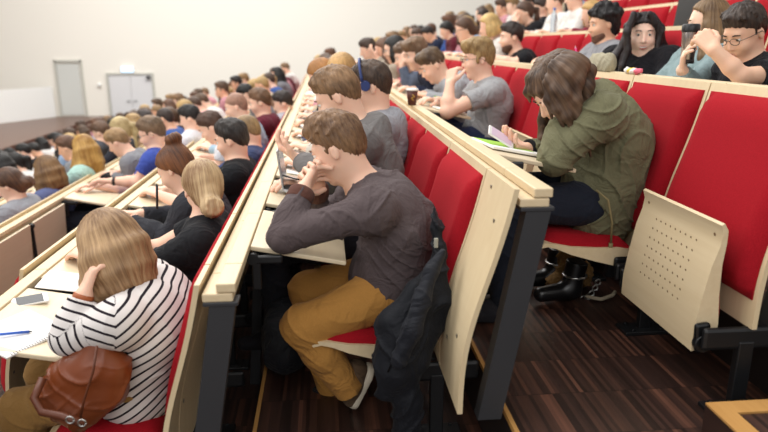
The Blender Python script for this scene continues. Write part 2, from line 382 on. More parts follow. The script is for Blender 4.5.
def i_w(u): return u*9.7
def hair_mesh(style, H, R, s, h, seed=0, length=.3, sc_=1., wave=.3, extra=None, bz=0., part=0.):
    """H, R: head centre and frame; returns a mesh with strand coordinates"""
    g = lambda x, y, z: H+R@(v3(x, y, z)*s)
    rn = random.Random(seed); v = Vol(); amp = .0022
    n_line = R@unit(v3(.72, 0, -1))
    n_line = R@unit(v3(.62, 0, -1))
    if style == 'short':
        v.ell(g(-.017, 0, .05), v3(.104, .085, .095)*s, R, .02)
        v.ell(g(.024, 0, .108), v3(.062, .058, .03)*s, R, .03)
        v.plane(g(0, 0, .02), n_line, .008)
        v.ell(g(-.066, 0, -.002), v3(.041, .06, .058)*s, R, .03)
        for sd in (-1, 1): v.ell(g(.014, sd*.069, .02), v3(.01, .008, .022)*s, R, .01)
        for i in range(26):
            a = rn.uniform(0, 6.283); rr_ = rn.uniform(.2, 1); p = g(-.005+.085*rr_*math.cos(a), .07*rr_*math.sin(a), .05+.088*math.sqrt(max(0, 1-rr_*rr_*.95)))
            v.cap(p, p+R@(v3(.014+.01*math.cos(a), .016*math.sin(a), .008)*s), .014*s, .004*s, .012)
        if h < .006:
            for i in range(70):
                a = rn.uniform(0, 6.283); rr_ = rn.uniform(.1, 1); p = g(-.015+.095*rr_*math.cos(a), .078*rr_*math.sin(a), .05+.09*math.sqrt(max(0, 1-rr_*rr_*.97)))
                if rr_*math.cos(a) > .9: continue
                v.cap(p, p+R@(v3(.02*math.cos(a*.5)+.006, .02*math.sin(a)+rn.uniform(-.008, .008), .012-.022*rr_)*s), .0095*s, .0025*s, .006)
        amp = .003
    elif style == 'undercut':
        v.ell(g(-.014, 0, .04), v3(.1, .081, .094)*s, R, .02); v.plane(g(0, 0, .005), n_line, .012)
        v.ell(g(0, 0, .092), v3(.098, .07, .052)*s, R, .015); v.ell(g(.05, 0, .105), v3(.05, .055, .035)*s, R, .02); amp = .0034
    elif style == 'quiff':
        v.ell(g(-.016, 0, .05), v3(.105, .087, .098)*s, R, .02)
        v.plane(g(0, 0, .014), n_line, .01)
        v.ell(g(-.064, 0, -.002), v3(.043, .061, .06)*s, R, .03)
        v.ell(g(.045, .01, .098), v3(.07, .064, .048)*s, R, .03); v.ell(g(-.02, 0, .112), v3(.075, .07, .036)*s, R, .03)
        for sd in (-1, 1): v.ell(g(.018, sd*.072, .01), v3(.014, .012, .032)*s, R, .01)
        for i in range(16):
            a = rn.uniform(-2.6, 2.6); p = g(.02+.05*math.cos(a), .055*math.sin(a), .11+rn.uniform(-.01, .012)); v.cap(p, p+R@(v3(.035*math.cos(a*.6), .02*math.sin(a), .012)*s), .016*s, .004, .012)
        amp = .0036
    elif style == 'buzz':
        v.ell(g(-.013, 0, .035), v3(.1, .08, .092)*s, R, .02); v.plane(g(0, 0, .012), n_line, .01); v.ell(g(-.058, 0, -.01), v3(.045, .06, .06)*s, R, .03); amp = .001
    elif style == 'balding':
        v.ell(g(-.018, 0, .022), v3(.098, .082, .078)*s, R, .02); v.plane(g(-.02, 0, .03), R@unit(v3(.9, 0, .45)), .01); v.plane(g(0, 0, -.02), n_line, .01); v.ell(g(-.06, 0, -.03), v3(.042, .06, .05)*s, R, .02); amp = .001
    elif style == 'curly':
        v.ell(g(-.02, 0, .05), v3(.114, .097, .106)*s, R, .02); v.plane(g(0, 0, .02), n_line, .012)
        v.ell(g(-.06, 0, -.02), v3(.06, .08, .075)*s, R, .03)
        for i in range(60):
            a = rn.uniform(0, 6.283); e = rn.uniform(-.1, 1.5); d = v3(math.cos(a)*math.cos(e), math.sin(a)*math.cos(e), math.sin(e))
            if d[0] > .35 and d[2] < .45: continue
            v.ell(g(*(v3(-.02, 0, .045)+d*v3(.115, .098, .11))), v3(.019, .019, .019)*s*rn.uniform(.7, 1.2), None, .01)
        amp = .004
    else:
        fr = {'bob': .02, 'long': .012, 'bun': .01, 'topbun': .01, 'pony': .01, 'fringe': -.015}.get(style, .01)
        v.ell(g(-.018, 0, .038), v3(.11, .09, .104)*s, R, .02)
        v.plane(g(0, 0, fr-.002+part), R@unit(v3(.78, 0, -1)), .012)
        v.ell(g(-.064, 0, -.02), v3(.048, .068, .075)*s, R, .03)
        if style == 'bun':
            v.cap(g(-.09, 0, -.01+bz*.5), g(-.12, 0, -.035+bz), .04*s, .04*s, .03); v.ell(g(-.125, 0, -.04+bz), v3(.042, .05, .046)*s, R, .02)
            for i in range(9):
                a = i*.7; v.cap(g(-.13, .032*math.cos(a), -.04+bz+.032*math.sin(a)), g(-.158, .034*math.cos(a+1.1), -.04+bz+.034*math.sin(a+1.1)), .014*s, .009*s, .01)
        elif style == 'topbun':
            v.cap(g(-.06, 0, .1), g(-.08, 0, .135), .045*s, .03*s, .03); v.ell(g(-.082, 0, .15), v3(.046, .05, .034)*s, R, .012)
            for i in range(8):
                a = i*.785; v.cap(g(-.082+.03*math.cos(a), .034*math.sin(a), .15), g(-.082+.03*math.cos(a+1), .034*math.sin(a+1), .172), .013*s, .009*s, .01)
        elif style == 'pony':
            p = g(-.11, 0, .03); q = g(-.16, 0, .0); v.chain([g(-.09, 0, .03), p, q, q+v3(0, 0, -.1)-R[:, 0]*.01, q+v3(0, 0, -length)], [.03, .022, .034, .034, .012], .02)
        if style in ('long', 'bob', 'fringe'):
            L = length; bob = style == 'bob'
            rngs = [i/22*2-1 for i in range(23)]
            for u in rngs:
                a = math.pi+u*(1.85 if not bob else 2.1); ca, sa = math.cos(a), math.sin(a)
                rad = 1.0+.05*rn.uniform(-1, 1)
                p0 = g(-.02+.075*ca, .066*sa, .06); p1 = g(-.02+.098*ca*rad, .086*sa*rad, -.01)
                out = R@v3(ca, sa, 0); out[2] = 0; dn = v3(0, 0, -1)
                hl = L*(1+.06*rn.uniform(-1, 1)); w = wave*.03*rn.uniform(-1, 1)
                ow = .1 if bob else .12
                dwn = unit(dn*.8-R[:, 2]*.35) if bob else dn
                p2 = p1+dwn*hl*.45+out*hl*ow; p3 = p1+dwn*hl*.8+out*(hl*(ow-.02))+v3(w, w, 0); p4 = p1+dwn*hl+out*(hl*(ow-(.16 if bob else .05)))-v3(w, w, 0)
                if wave > .5: p2 = p2+out*.025*math.sin(i_w(u)*3)+v3(w, -w, 0)
                v.chain([p0, p1, p2, p3, p4], [.02*s, .025*s, .022*s, .019*s, .009*s if not bob else .014*s], .014)
            amp = .0022
    for e in (extra or []): v.chain([v3(q) for q in e[0]], e[1], e[2] if len(e) > 2 else .014)
    V, F = v.mesh(h)
    n = vnormals(V, F); loc = (V-H)@R/s; x = loc[:, 0]+.03; y = loc[:, 1]; phi = np.arctan2(y, x); z = loc[:, 2]
    g2 = np.sin(phi*29+2.5*np.sin(z*17+seed))+.7*np.sin(phi*47+3*np.sin(z*11+phi*2))
    g3 = np.sin(x*90+y*40)*np.sin(y*95-z*60) if style in ('short', 'quiff', 'curly', 'undercut') else 0
    shortish = style in ('short', 'quiff', 'curly', 'undercut', 'buzz')
    V = V+n*((g2*.6+g3*.9)*amp)[:, None]
    me = np_mesh('hair', V, F)
    rr = np.sqrt(x*x+y*y)+.02
    attr(me, 'hs', np.stack([x/rr*(5 if shortish else 14)+seed+(x*60 if shortish else 0), y/rr*(5 if shortish else 14)+(y*60 if shortish else 0), z*(30 if shortish else 4)+rr*6], 1), 'FLOAT_VECTOR')
    return me

def fold_disp(V, n, amp, seed=0, f=1.):
    x, y, z = V[:, 0]*f, V[:, 1]*f, V[:, 2]*f
    w1 = 1.6*np.sin(7*x+5*z+seed)+1.1*np.sin(11*y-6*z+seed*2); w2 = 1.4*np.sin(8*z-5*y+seed*3)+np.sin(13*x+4)
    r1 = 1-np.abs(np.sin(11*x+13*z+w1*1.6)); r2 = 1-np.abs(np.sin(15*z-9*x+8*y+w2*1.5)); m = .5+.5*np.sin(5*x+6*y+9*z+seed)
    a = (r1**4)*m+(r2**4)*(1-m)-.25
    return V+n*(a*amp*1.6)[:, None]

def person(label, P, hip, head, yaw=0, hpitch=.2, hyaw=0, hroll=0, s=1., hs=.93, female=False, sh=None, skin='ecc6ae',
           hair=None, top=None, pants=None, arms=None, legs=None, h=.009, detail=True, face=True, group=None, smile=False,
           hunch=.04, hood=None, glasses=None, beard=None, sleeve=1., topth=.012, hem=.0, tname='shirt', pname='trousers', collar=None, amp=.004, ff=1., neck_drop=.15, belly=1., shrink=None, at=1., wide=1., shoes='232227'):
    """P floor point (root); hip/head world; arms {'L':dict(e,w,d,n,t,curl), 'R':...}; legs {'L':(knee,ankle,toe)}"""
    P = v3(P); hip = v3(hip)-P; H = v3(head)-P
    yawT = FACE0+yaw; Rb = rot_m(yawT); Fw, Lt, Up = Rb[:, 0], Rb[:, 1], Rb[:, 2]
    R = rot_m(yawT+hyaw, hpitch, hroll); hs = hs*s
    sh = (sh or (.185 if not female else .165))*s
    nk = H+R@(v3(-.03, 0, -.075)*hs)
    dirn = unit(nk-hip)
    Nb = nk+(hip-nk)/np.linalg.norm(hip-nk)*neck_drop*.55*s-Fw*.015+Up*0
    C = hip+.62*(Nb-hip)-Fw*hunch*1.2; Lb = hip+.28*(Nb-hip)-Fw*hunch*.7
    sc2 = Nb-unit(Nb-C)*.035*s
    Lts = unit(Lt)
    S = {'L': sc2+Lts*sh, 'R': sc2-Lts*sh}
    if shrink:
        for q in shrink: S[q] = S[q]+v3(shrink[q])
    arms = arms or {}
    A = {}
    for q, sg in (('L', 1), ('R', -1)):
        a = dict(arms.get(q, {}))
        w = a.get('w'); w = v3(w)-P if w is not None else hip+Fw*.3+Lts*sg*.12+Up*.12
        e = a.get('e')
        e = v3(e)-P if e is not None else ik(S[q], w, .29*s, .26*s, a.get('pole', -Up*.8+Lts*sg*.6-Fw*.1))
        d = v3(a['d']) if 'd' in a else unit(w-e)
        A[q] = dict(e=e, w=w, d=d, n=a.get('n', -Up), t=a.get('t', -Lts*sg), curl=a.get('curl', .45), hand=a.get('hand', True), th=a.get('th', 1.))
    LG = {}
    for q, sg in (('L', 1), ('R', -1)):
        hj = hip+Lts*sg*.09*s
        if legs and q in legs: kn, an, toe = [v3(x)-P for x in legs[q]]
        else: kn = hip+Fw*.42*s+Lts*sg*.13*s+Up*.02; an = v3(kn[0], kn[1], .09)-Fw*.02; toe = an+Fw*.14-Up*.05
        LG[q] = (hj, kn, an, toe)
    def torso(v, o, hemcut=None):
        v.ell(hip+Up*.02, v3(.125, .165, .115)*s+o, Rb, .04)
        v.cap(hip+Up*.03, Lb, .112*s*belly+o, .108*s*belly+o, .05, flat=(Lts, .74))
        v.cap(Lb, C, .108*s*belly+o, .118*s+o, .05, flat=(Lts, .74))
        v.cap(C, sc2, .118*s+o, .07*s+o, .05, flat=(Lts, .62 if not female else .68))
        v.cap(S['L']*.92+S['R']*.08, S['R']*.92+S['L']*.08, .055*s+o, .055*s+o, .05)
        for q, sg in (('L', 1), ('R', -1)):
            v.ell(C+Fw*.065+Lts*sg*.065, v3(.06, .07, .07)*s*(1.1 if female else .9)+o, Rb, .04)
            v.ell(C-Fw*.045+Lts*sg*.085+(sc2-C)*.5, v3(.07, .085, .11)*s+o, Rb, .06)
    def arm(v, q, o, upto=None, cuff=.0):
        a = A[q]; d1 = unit(a['e']-S[q])
        v.ell(S[q]+d1*.015-Up*.01, v3(.052, .052, .052)*s+o, None, .06)
        if upto is not None and upto < 1:
            B = S[q]+(a['e']-S[q])*upto; v.cap(S[q], B, .052*s+o, .047*s+o*1.6, .03, cutB=0); return
        v.cap(S[q], a['e'], .05*s*at+o, .041*s*at+o, .05)
        m = a['e']+(a['w']-a['e'])*.35; v.cap(a['e'], m, .041*s*at+o, .042*s*at+o, .02)
        if o > 0: v.cap(m, a['w']-unit(a['w']-m)*.012, .042*s+o, .031*s+o*.9, .02, cutB=0)
        else: v.cap(m, a['w'], .042*s*at, .027*s, .02, flat=None)
    root = thing('person', label, 'person', P, 0, group)
    # ---- body
    v = Vol(); head_vol(v, H, R, hs, detail=detail and face, female=female, wide=wide)
    v.cap(nk+R@v3(0, 0, .02), Nb+unit(Nb-nk)*.03, (.046 if female else .052)*s, (.054 if female else .062)*s, .03)
    torso(v, 0)
    for q in 'LR':
        arm(v, q, 0)
        a = A[q]
        if a['hand']: hand_vol(v, a['w'], a['d'], a['n'], a['t'], s=(.92 if female else 1.)*s, curl=a['curl'], r=max(.0086, h*1.15), spread=.021, thumb=a['th'], kk=.005 if h < .006 else .008)
        hj, kn, an, toe = LG[q]
        v.cap(hj, kn, .083*s, .058*s, .04); v.cap(kn, kn+(an-kn)*.35, .056*s, .056*s, .03); v.cap(kn+(an-kn)*.35, an, .056*s, .036*s, .03); v.cap(an, an+unit(toe-an)*.03, .034*s, .028*s, .03)
    V, F = v.mesh(h); me = np_mesh('body', V, F); mesh_obj('body', me, mat_skin(skin), root)
    # ---- clothes
    o_ = topth
    if top:
        v = Vol(); torso(v, o_)
        v.plane(hip-dirn*(.045+hem)*s, -dirn, .01)
        v.cap(sc2+(Nb-sc2)*.4, Nb+(nk-Nb)*.12, .072*s+o_, .062*s+o_*.6, .03, cutB=0)
        for q in 'LR': arm(v, q, o_, sleeve)
        if hem > .1: v.ell(hip-Up*.06, v3(.13, .172, .12)*s+o_, Rb, .04)
        if hood:
            bk = -unit(Fw-dirn*(Fw@dirn)); hb = Nb+bk*.075*s-dirn*.02; v.ell(hb, v3(.07, .125, .085)*s, Rb, .03); v.chain([hb+Lts*.1, Nb+Lts*.085+Fw*.03, Nb+Fw*.085-Up*.04], [.035, .028, .02], .02); v.chain([hb-Lts*.1, Nb-Lts*.085+Fw*.03, Nb+Fw*.085-Up*.04], [.035, .028, .02], .02)
        V, F = v.mesh(h); n = vnormals(V, F); V = fold_disp(V, n, amp, seed=P[1]*3, f=ff)
        me = np_mesh(tname, V, F)
        if isinstance(top, tuple):      # striped: distance along spine / sleeve
            def seg(Pt, a, b):
                ab = b-a; t = ((Pt-a)@ab)/(ab@ab); tc = np.clip(t, 0, 1); return np.linalg.norm(Pt-(a+tc[:, None]*ab), axis=1), t*np.linalg.norm(ab)
            d0, t0 = seg(V, hip, sc2); best, val = d0-.09, (V-hip)@unit(dirn*.8+Fw*.55)
            for q in 'LR':
                d1, t1 = seg(V, S[q], A[q]['e']); d2, t2 = seg(V, A[q]['e'], A[q]['w']); t2 = t2+np.linalg.norm(A[q]['e']-S[q])
                for dd, tt in ((d1, t1), (d2, t2)):
                    m = (dd < best+.0) & (tt > .1); val = np.where(m, tt, val); best = np.where(m, dd, best)
            attr(me, 'sv', val)
            mat = top[0]
        else: mat = mat_cloth(top)
        mesh_obj(tname, me, mat, root)
    if pants:
        v = Vol(); o = .011
        v.ell(hip+Up*.01, v3(.13, .168, .118)*s+o, Rb, .04); v.plane(hip+dirn*.09*s, dirn, .01)
        for q in 'LR':
            hj, kn, an, toe = LG[q]; v.cap(hj, kn, .086*s+o, .06*s+o, .03); v.cap(kn, kn+(an-kn)*.4, .06*s+o, .056*s+o, .03); v.cap(kn+(an-kn)*.4, an+unit(an-kn)*.03, .056*s+o, .043*s+o, .03, cutB=0)
        V, F = v.mesh(h); n = vnormals(V, F); V = fold_disp(V, n, .004, seed=1); mesh_obj(pname, np_mesh(pname, V, F), mat_cloth(pants, fold=.5), root)
    if shoes and detail:
        for q in 'LR':
            hj, kn, an, toe = LG[q]; f_ = unit(toe-an); f_ = unit(v3(f_[0], f_[1], 0)); zb = .008
            v = Vol(); a0 = v3(an[0], an[1], zb+.035)-f_*.04; v.cap(a0+Up*.02, a0+f_*.1+Up*.015, .045, .044, .03); v.cap(a0+f_*.1, a0+f_*.21-Up*.008, .046, .034, .03); v.cap(a0+f_*.03+Up*.03, v3(an[0], an[1], .12), .042, .044, .03, cutB=0); v.plane(v3(0, 0, zb), -Up, .006)
            V, F = v.mesh(max(h, .007)); mesh_obj('shoe', np_mesh('shoe', V, F), mat_cloth(shoes), root)
    if hair:
        st, col = hair[0], hair[1]; kw = hair[2] if len(hair) > 2 else {}
        c2 = kw.pop('c2', None); mesh_obj('hair', hair_mesh(st, H, R, hs, min(h, .008) if detail else h, seed=int(abs(P[1])*10) % 17, **kw), mat_hair(col, c2), root)
    g = lambda x, y, z: H+R@(v3(x, y, z)*hs)
    if detail and face:
        for sd in (-1, 1):
            m = MB(); c = g(.0795, sd*.031, .011)
            bmesh.ops.create_icosphere(m.bm, subdivisions=2, radius=.0112*hs, matrix=Matrix.Translation(Vector(c)))
            e = m.build('eye', M_EYE, root, smooth=True)
            m = MB(); bmesh.ops.create_icosphere(m.bm, subdivisions=2, radius=.0078*hs, matrix=Matrix.Translation(Vector(g(.0842, sd*.031, .0105)))); m.build('iris', M_IRIS, e, smooth=True)
            m = MB(); m.tube([g(.094, sd*.016, .031), g(.096, sd*.03, .036), g(.084, sd*.05, .031)], [.003, .0035, .002], 6); m.build('eyebrow', mat_hair(hair[1]) if hair else M_IRIS, root)
        if smile:
            m = MB(); m.tube([g(.076, .036, -.046), g(.0905, .018, -.0535), g(.095, 0, -.0555), g(.0905, -.018, -.0535), g(.076, -.036, -.046)], [.0015, .004, .0045, .004, .0015], 8); m.tube([g(.076, .035, -.0465), g(.089, .017, -.067), g(.092, 0, -.0725), g(.089, -.017, -.067), g(.076, -.035, -.0465)], [.0015, .004, .005, .004, .0015], 8); m.build('lips', M_LIP, root, smooth=True)
            m = MB(); m.tube([g(.079, .03, -.05), g(.0905, .015, -.0595), g(.0925, 0, -.0625), g(.0905, -.015, -.0595), g(.079, -.03, -.05)], [.0015, .005, .006, .005, .0015], 8); m.build('teeth', M_EYE, root, smooth=True)
        m = MB() if not smile else None
        if m: m.tube([g(.083, .021, -.058), g(.0925, .01, -.0555), g(.094, 0, -.056), g(.0925, -.01, -.0555), g(.083, -.021, -.058)], [.002, .0045, .005, .0045, .002], 8); m.tube([g(.083, .02, -.06), g(.091, .009, -.065), g(.092, 0, -.066), g(.091, -.009, -.065), g(.083, -.02, -.06)], [.002, .005, .0055, .005, .002], 8)
        if m: m.build('lips', M_LIP if female else M_LIPM, root, smooth=True)
    if beard:
        v = Vol(); v.ell(g(.03, 0, -.07), v3(.06, .06, .054)*hs, R, .02); v.cap(g(.04, 0, -.1), g(.066, 0, -.104), .034*hs, .024*hs, .02)
        v.plane(g(0, 0, -.04), R@unit(v3(-.35, 0, 1)), .01); v.ell(g(.095, 0, -.06), v3(.02, .024, .009)*hs, R, .004, sub=True); V, F = v.mesh(min(h, .007)); me = np_mesh('beard', V, F)
        attr(me, 'hs', V*40, 'FLOAT_VECTOR'); mesh_obj('beard', me, mat_hair(beard), root)
    if glasses:
        m = MB(); r = .0016 if detail else .003
        for sd in (-1, 1):
            pts = [g(.108+.0*math.cos(t), sd*.033+.024*math.cos(t), .01+.016*math.sin(t)) for t in [i*math.pi/8 for i in range(17)]]
            m.tube(pts, r*1.15, 6); m.tube([g(.108, sd*.057, .014), g(.06, sd*.08, .014), g(-.01, sd*.086, .01), g(-.03, sd*.084, -.01)], r, 6)
        m.tube([g(.108, -.01, .014), g(.111, 0, .017), g(.108, .01, .014)], r, 6)
        m.build('glasses', glasses, root)
    root['_H'] = 0; del root['_H']
    return root, dict(H=H+P, R=R, S={q: S[q]+P for q in S}, A=A, Nb=Nb+P, hip=hip+P, hs=hs, LG=LG, P=P, C=C+P, Fw=Fw, Lt=Lts)
# ------------------------------------------------------------------ materials of the hall
PLY = mat_wood('pale_plywood', 'd4bd96', 'e4d1ae', 'y', .4)
PLYZ = mat_wood('pale_plywood_upright', 'd3bc94', 'e2cfab', 'z', .4)
DESK = mat_wood('pale_desk_laminate', 'd6c4a4', 'e2d2b4', 'y', .35)
EDGE = mat_wood('plywood_edge', 'c9a877', 'dcc198', 'y', .5)
STEEL = mat_plain('dark_grey_steel', '3b3c3f', .45, .3, var=.05)
BLACK = mat_plain('black_plastic', '17181a', .4)
SCREW = mat_plain('screw', '8f8a80', .3, .9)
HOLE = mat_plain('perforation', '7a5a3c', .8)
def mat_red():
    m, nt, b = new_mat('red_wool_upholstery'); tc = N(nt, 'ShaderNodeTexCoord')
    n = N(nt, 'ShaderNodeTexNoise'); n.inputs['Scale'].default_value = 260; n.inputs['Detail'].default_value = 2; nt.links.new(tc.outputs['Object'], n.inputs['Vector'])
    mx = N(nt, 'ShaderNodeMix', data_type='RGBA'); mx.inputs[6].default_value = srgb('800b16'); mx.inputs[7].default_value = srgb('b01a27')
    nt.links.new(n.outputs['Fac'], mx.inputs[0]); nt.links.new(mx.outputs[2], b.inputs['Base Color']); b.inputs['Roughness'].default_value = .95; b.inputs['Specular IOR Level'].default_value = .15
    b.inputs['Sheen Weight'].default_value = .12; b.inputs['Sheen Tint'].default_value = srgb('ff6060')
    bp = N(nt, 'ShaderNodeBump'); bp.inputs['Strength'].default_value = .25; bp.inputs['Distance'].default_value = .001; nt.links.new(n.outputs['Fac'], bp.inputs['Height']); nt.links.new(bp.outputs[0], b.inputs['Normal'])
    return m
RED = mat_red()
def mat_parquet():
    """industrial strip parquet: thin dark strips along the rows, laid in short blocks"""
    m, nt, b = new_mat('dark_strip_parquet'); tc = N(nt, 'ShaderNodeTexCoord'); sep = N(nt, 'ShaderNodeSeparateXYZ'); nt.links.new(tc.outputs['Object'], sep.inputs[0])
    def mth(op, a, b_=None):
        n = N(nt, 'ShaderNodeMath', operation=op)
        for i, q in enumerate((a, b_)):
            if q is None: continue
            if isinstance(q, (int, float)): n.inputs[i].default_value = q
            else: nt.links.new(q, n.inputs[i])
        return n.outputs[0]
    strip = mth('FLOOR', mth('MULTIPLY', sep.outputs[0], 70)); block = mth('FLOOR', mth('MULTIPLY', sep.outputs[1], 4.2))
    cb = N(nt, 'ShaderNodeCombineXYZ'); nt.links.new(strip, cb.inputs[0]); nt.links.new(block, cb.inputs[1])
    wn = N(nt, 'ShaderNodeTexWhiteNoise', noise_dimensions='3D'); nt.links.new(cb.outputs[0], wn.inputs['Vector'])
    cr = N(nt, 'ShaderNodeValToRGB'); e = cr.color_ramp.elements; e[0].position = 0; e[0].color = srgb('2e1f1a'); e[1].position = 1; e[1].color = srgb('7c5343')
    for p, c in ((.35, '3f2b25'), (.6, '4c342c'), (.86, '5b3d31')):
        q = e.new(p); q.color = srgb(c)
    nt.links.new(wn.outputs['Value'], cr.inputs[0])
    mp = N(nt, 'ShaderNodeMapping'); mp.inputs['Scale'].default_value = (60, 4, 60); nt.links.new(tc.outputs['Object'], mp.inputs[0]); no = N(nt, 'ShaderNodeTexNoise'); no.inputs['Scale'].default_value = 1; no.inputs['Detail'].default_value = 4; nt.links.new(mp.outputs[0], no.inputs['Vector'])
    mx = N(nt, 'ShaderNodeMix', data_type='RGBA', blend_type='MULTIPLY'); mx.inputs[0].default_value = .6; nt.links.new(cr.outputs[0], mx.inputs[6]); nt.links.new(no.outputs['Fac'], mx.inputs[7])
    fr = mth('FRACT', mth('MULTIPLY', sep.outputs[1], 4.2)); ln = mth('LESS_THAN', fr, .015)
    m2 = N(nt, 'ShaderNodeMix', data_type='RGBA'); nt.links.new(mth('MULTIPLY', ln, .7), m2.inputs[0]); nt.links.new(mx.outputs[2], m2.inputs[6]); m2.inputs[7].default_value = srgb('120a08')
    nt.links.new(m2.outputs[2], b.inputs['Base Color']); b.inputs['Roughness'].default_value = .38; b.inputs['Specular IOR Level'].default_value = .4
    return m
PARQ = mat_parquet()
NOSE = mat_wood('nosing_oak', 'a9793f', 'c99a5c', 'y', .4)
RISER = mat_plain('riser_dark', '1d1412', .6)
STAGEW = mat_wood('stage_boards', '5f4436', '73564a', 'y', .35, .3)
STAGEF = mat_wood('stage_front_boards', '4a271b', '5c3325', 'y', .5, .3)
WALL = mat_plain('cream_plaster', 'f1ede3', .9, var=.01, scale=.4, spec=.2)
WHITEW = mat_plain('white_panel', 'efefec', .6, var=.01)
DOORM = mat_plain('door_white', 'dfdfe0', .5, var=.015)
DOORG = mat_plain('door_grey_white', 'd0d2cd', .5, var=.015)
FRAME = mat_plain('door_frame_grey', 'c0bfb6', .5)

# ------------------------------------------------------------------ floors
YF0, YF1 = -1.6, 17.6
YW = 26.5
for n in range(-3, 10):
    x0, x1 = riser(n), riser(n+1)
    if n == 9: x1 = x0+3
    m = MB(); z1 = fl(n); z0 = fl(n-1)-.08
    m.box(((x0+x1)/2+.01, (YF0+YF1)/2, (z0+z1)/2), (x1-x0+.02, YF1-YF0, z1-z0))
    o = struct(m.build('floor', [PARQ], None))
    m = MB(); m.box((x0-.003, (YF0+YF1)/2, z0+.5*(z1-z0)-.012), (.006, YF1-YF0, z1-z0-.02)); struct(m.build('trim_riser', RISER))
    m = MB(); m.box((x0-.002, (YF0+YF1)/2, z1-.008), (.016, YF1-YF0, .02), .002); struct(m.build('trim_nosing', NOSE))
m = MB(); m.box((-7, 9, fl(-3)-.3), (9.6, 36, .4)); struct(m.build('floor', PARQ, loc=None))
m = MB(); m.box((4, 22.2, fl(-3)-.3), (13, 9.3, .4)); struct(m.build('floor', PARQ))
# stair steps of the aisle beside the rows
for n in (4, 5):
    x1 = riser(n+1); z1 = fl(n)+.13
    if n == 4:
        t = thing('aisle_step', 'low parquet aisle step with a light oak border at the bottom right corner', 'step', (1.11, 1.6, fl(4)))
        w = x1-1.11
        m = MB(); m.box((w/2, -.8, .0625), (w, 1.6, .125)); m.build('step_block', PARQ, t)
        m = MB(); m.box((w/2, -.03, .128), (w, .06, .008)); m.box((.03, -.83, .128), (.06, 1.54, .008)); m.build('border', NOSE, t)

# ------------------------------------------------------------------ far wall, doors, stage
def quadbox(name, x0, x1, y0, y1, z0, z1, mat, bev=0):
    m = MB(); m.box(((x0+x1)/2, (y0+y1)/2, (z0+z1)/2), (x1-x0, y1-y0, z1-z0), bev); return m.build(name, mat)
quadbox_wall = struct(quadbox('wall_far', -24, 24, YW, YW+.3, -4, 12, WALL))
struct(quadbox('wall_left', -24.3, -24, -3, YW+.3, -4, 12, WALL))
def corner(u, v): return W(u, v, Y=YW)
# double door
a, b_ = corner(108.5, 75), corner(151.5, 124); zb = fl(-3)-.1+.0
dz1 = a[2]; dx0, dx1 = a[0], corner(151.5, 75)[0]
d = bpy.data.objects.new('door_1', None); link(d); d.location = ((dx0+dx1)/2, YW, zb); struct(d)
mid = (dx0+dx1)/2; zz0 = -3.12
m = MB(); w = dx1-dx0
for x, ww in ((dx0-.04-mid, .08), (dx1+.04-mid, .08)): m.box((x, -.03, (dz1+zz0)/2-zb), (ww, .1, dz1-zz0))
m.box((0, -.03, dz1+.04-zb), (w+.16, .1, .08)); m.build('door_frame', FRAME, d)
for sg in (-1, 1):
    m = MB(); m.box((sg*w/4, -.02, (dz1+zz0)/2-zb), (w/2-.012, .05, dz1-zz0), .004); lf = m.build('door_leaf', DOORM, d)
    m = MB(); m.tube([(sg*.07, -.05, .95-.1+zz0-zb+.1), (sg*.07, -.1, .95+zz0-zb), (sg*.2, -.1, .95+zz0-zb)], .014, 8); m.build('door_handle', STEEL, lf)
# side door above the stage
c0, c1 = corner(54, 60), corner(81.5, 60); zt = c0[2]; zs = -2.75
d = bpy.data.objects.new('door_2', None); link(d); xm = (c0[0]+c1[0])/2; d.location = (xm, YW, zs); struct(d); w = c1[0]-c0[0]
m = MB()
for sg in (-1, 1): m.box((sg*(w/2-.03), -.03, (zt-zs)/2), (.07, .1, zt-zs))
m.box((0, -.03, zt-zs-.04), (w, .1, .09)); m.build('door_frame', FRAME, d)
m = MB(); m.box((-.03, -.012, (zt-zs)/2-.05), (w-.2, .04, zt-zs-.2), .004); m.build('door_leaf', DOORG, d)
# exit sign, small camera dome, switch
p = corner(128, 69.5)
EX = new_mat('exit_sign_light'); EX[2].inputs['Emission Color'].default_value = srgb('cfe6ff'); EX[2].inputs['Emission Strength'].default_value = .9; EX[2].inputs['Base Color'].default_value = srgb('bfe0ff')
t = thing('exit_sign', 'small glowing bluish white exit sign on the wall above the double door', 'sign', (p[0], YW-.06, p[2]))
m = MB(); m.box((0, .0, 0), (.5, .1, .26), .01); m.build('housing', WHITEW, t)
m = MB(); m.box((0, -.054, 0), (.46, .01, .22)); m.build('sign_face', EX[0], t)
p = corner(100, 85); m = MB(); m.lathe([(.001, -.07), (.07, -.03), (.075, 0), (.05, .07), (.001, .09)]); o = m.build('wall_speaker', WHITEW, loc=(p[0], YW-.07, p[2])); tag(o, 'small round white fitting on the wall between the two doors', 'wall fitting')
p = corner(149, 76.5); m = MB(); m.box((0, 0, 0), (.16, .12, .1), .02); tag(m.build('door_closer', STEEL, loc=(p[0], YW-.13, p[2]-.03)), 'small dark box at the top right corner of the white double door', 'door closer')
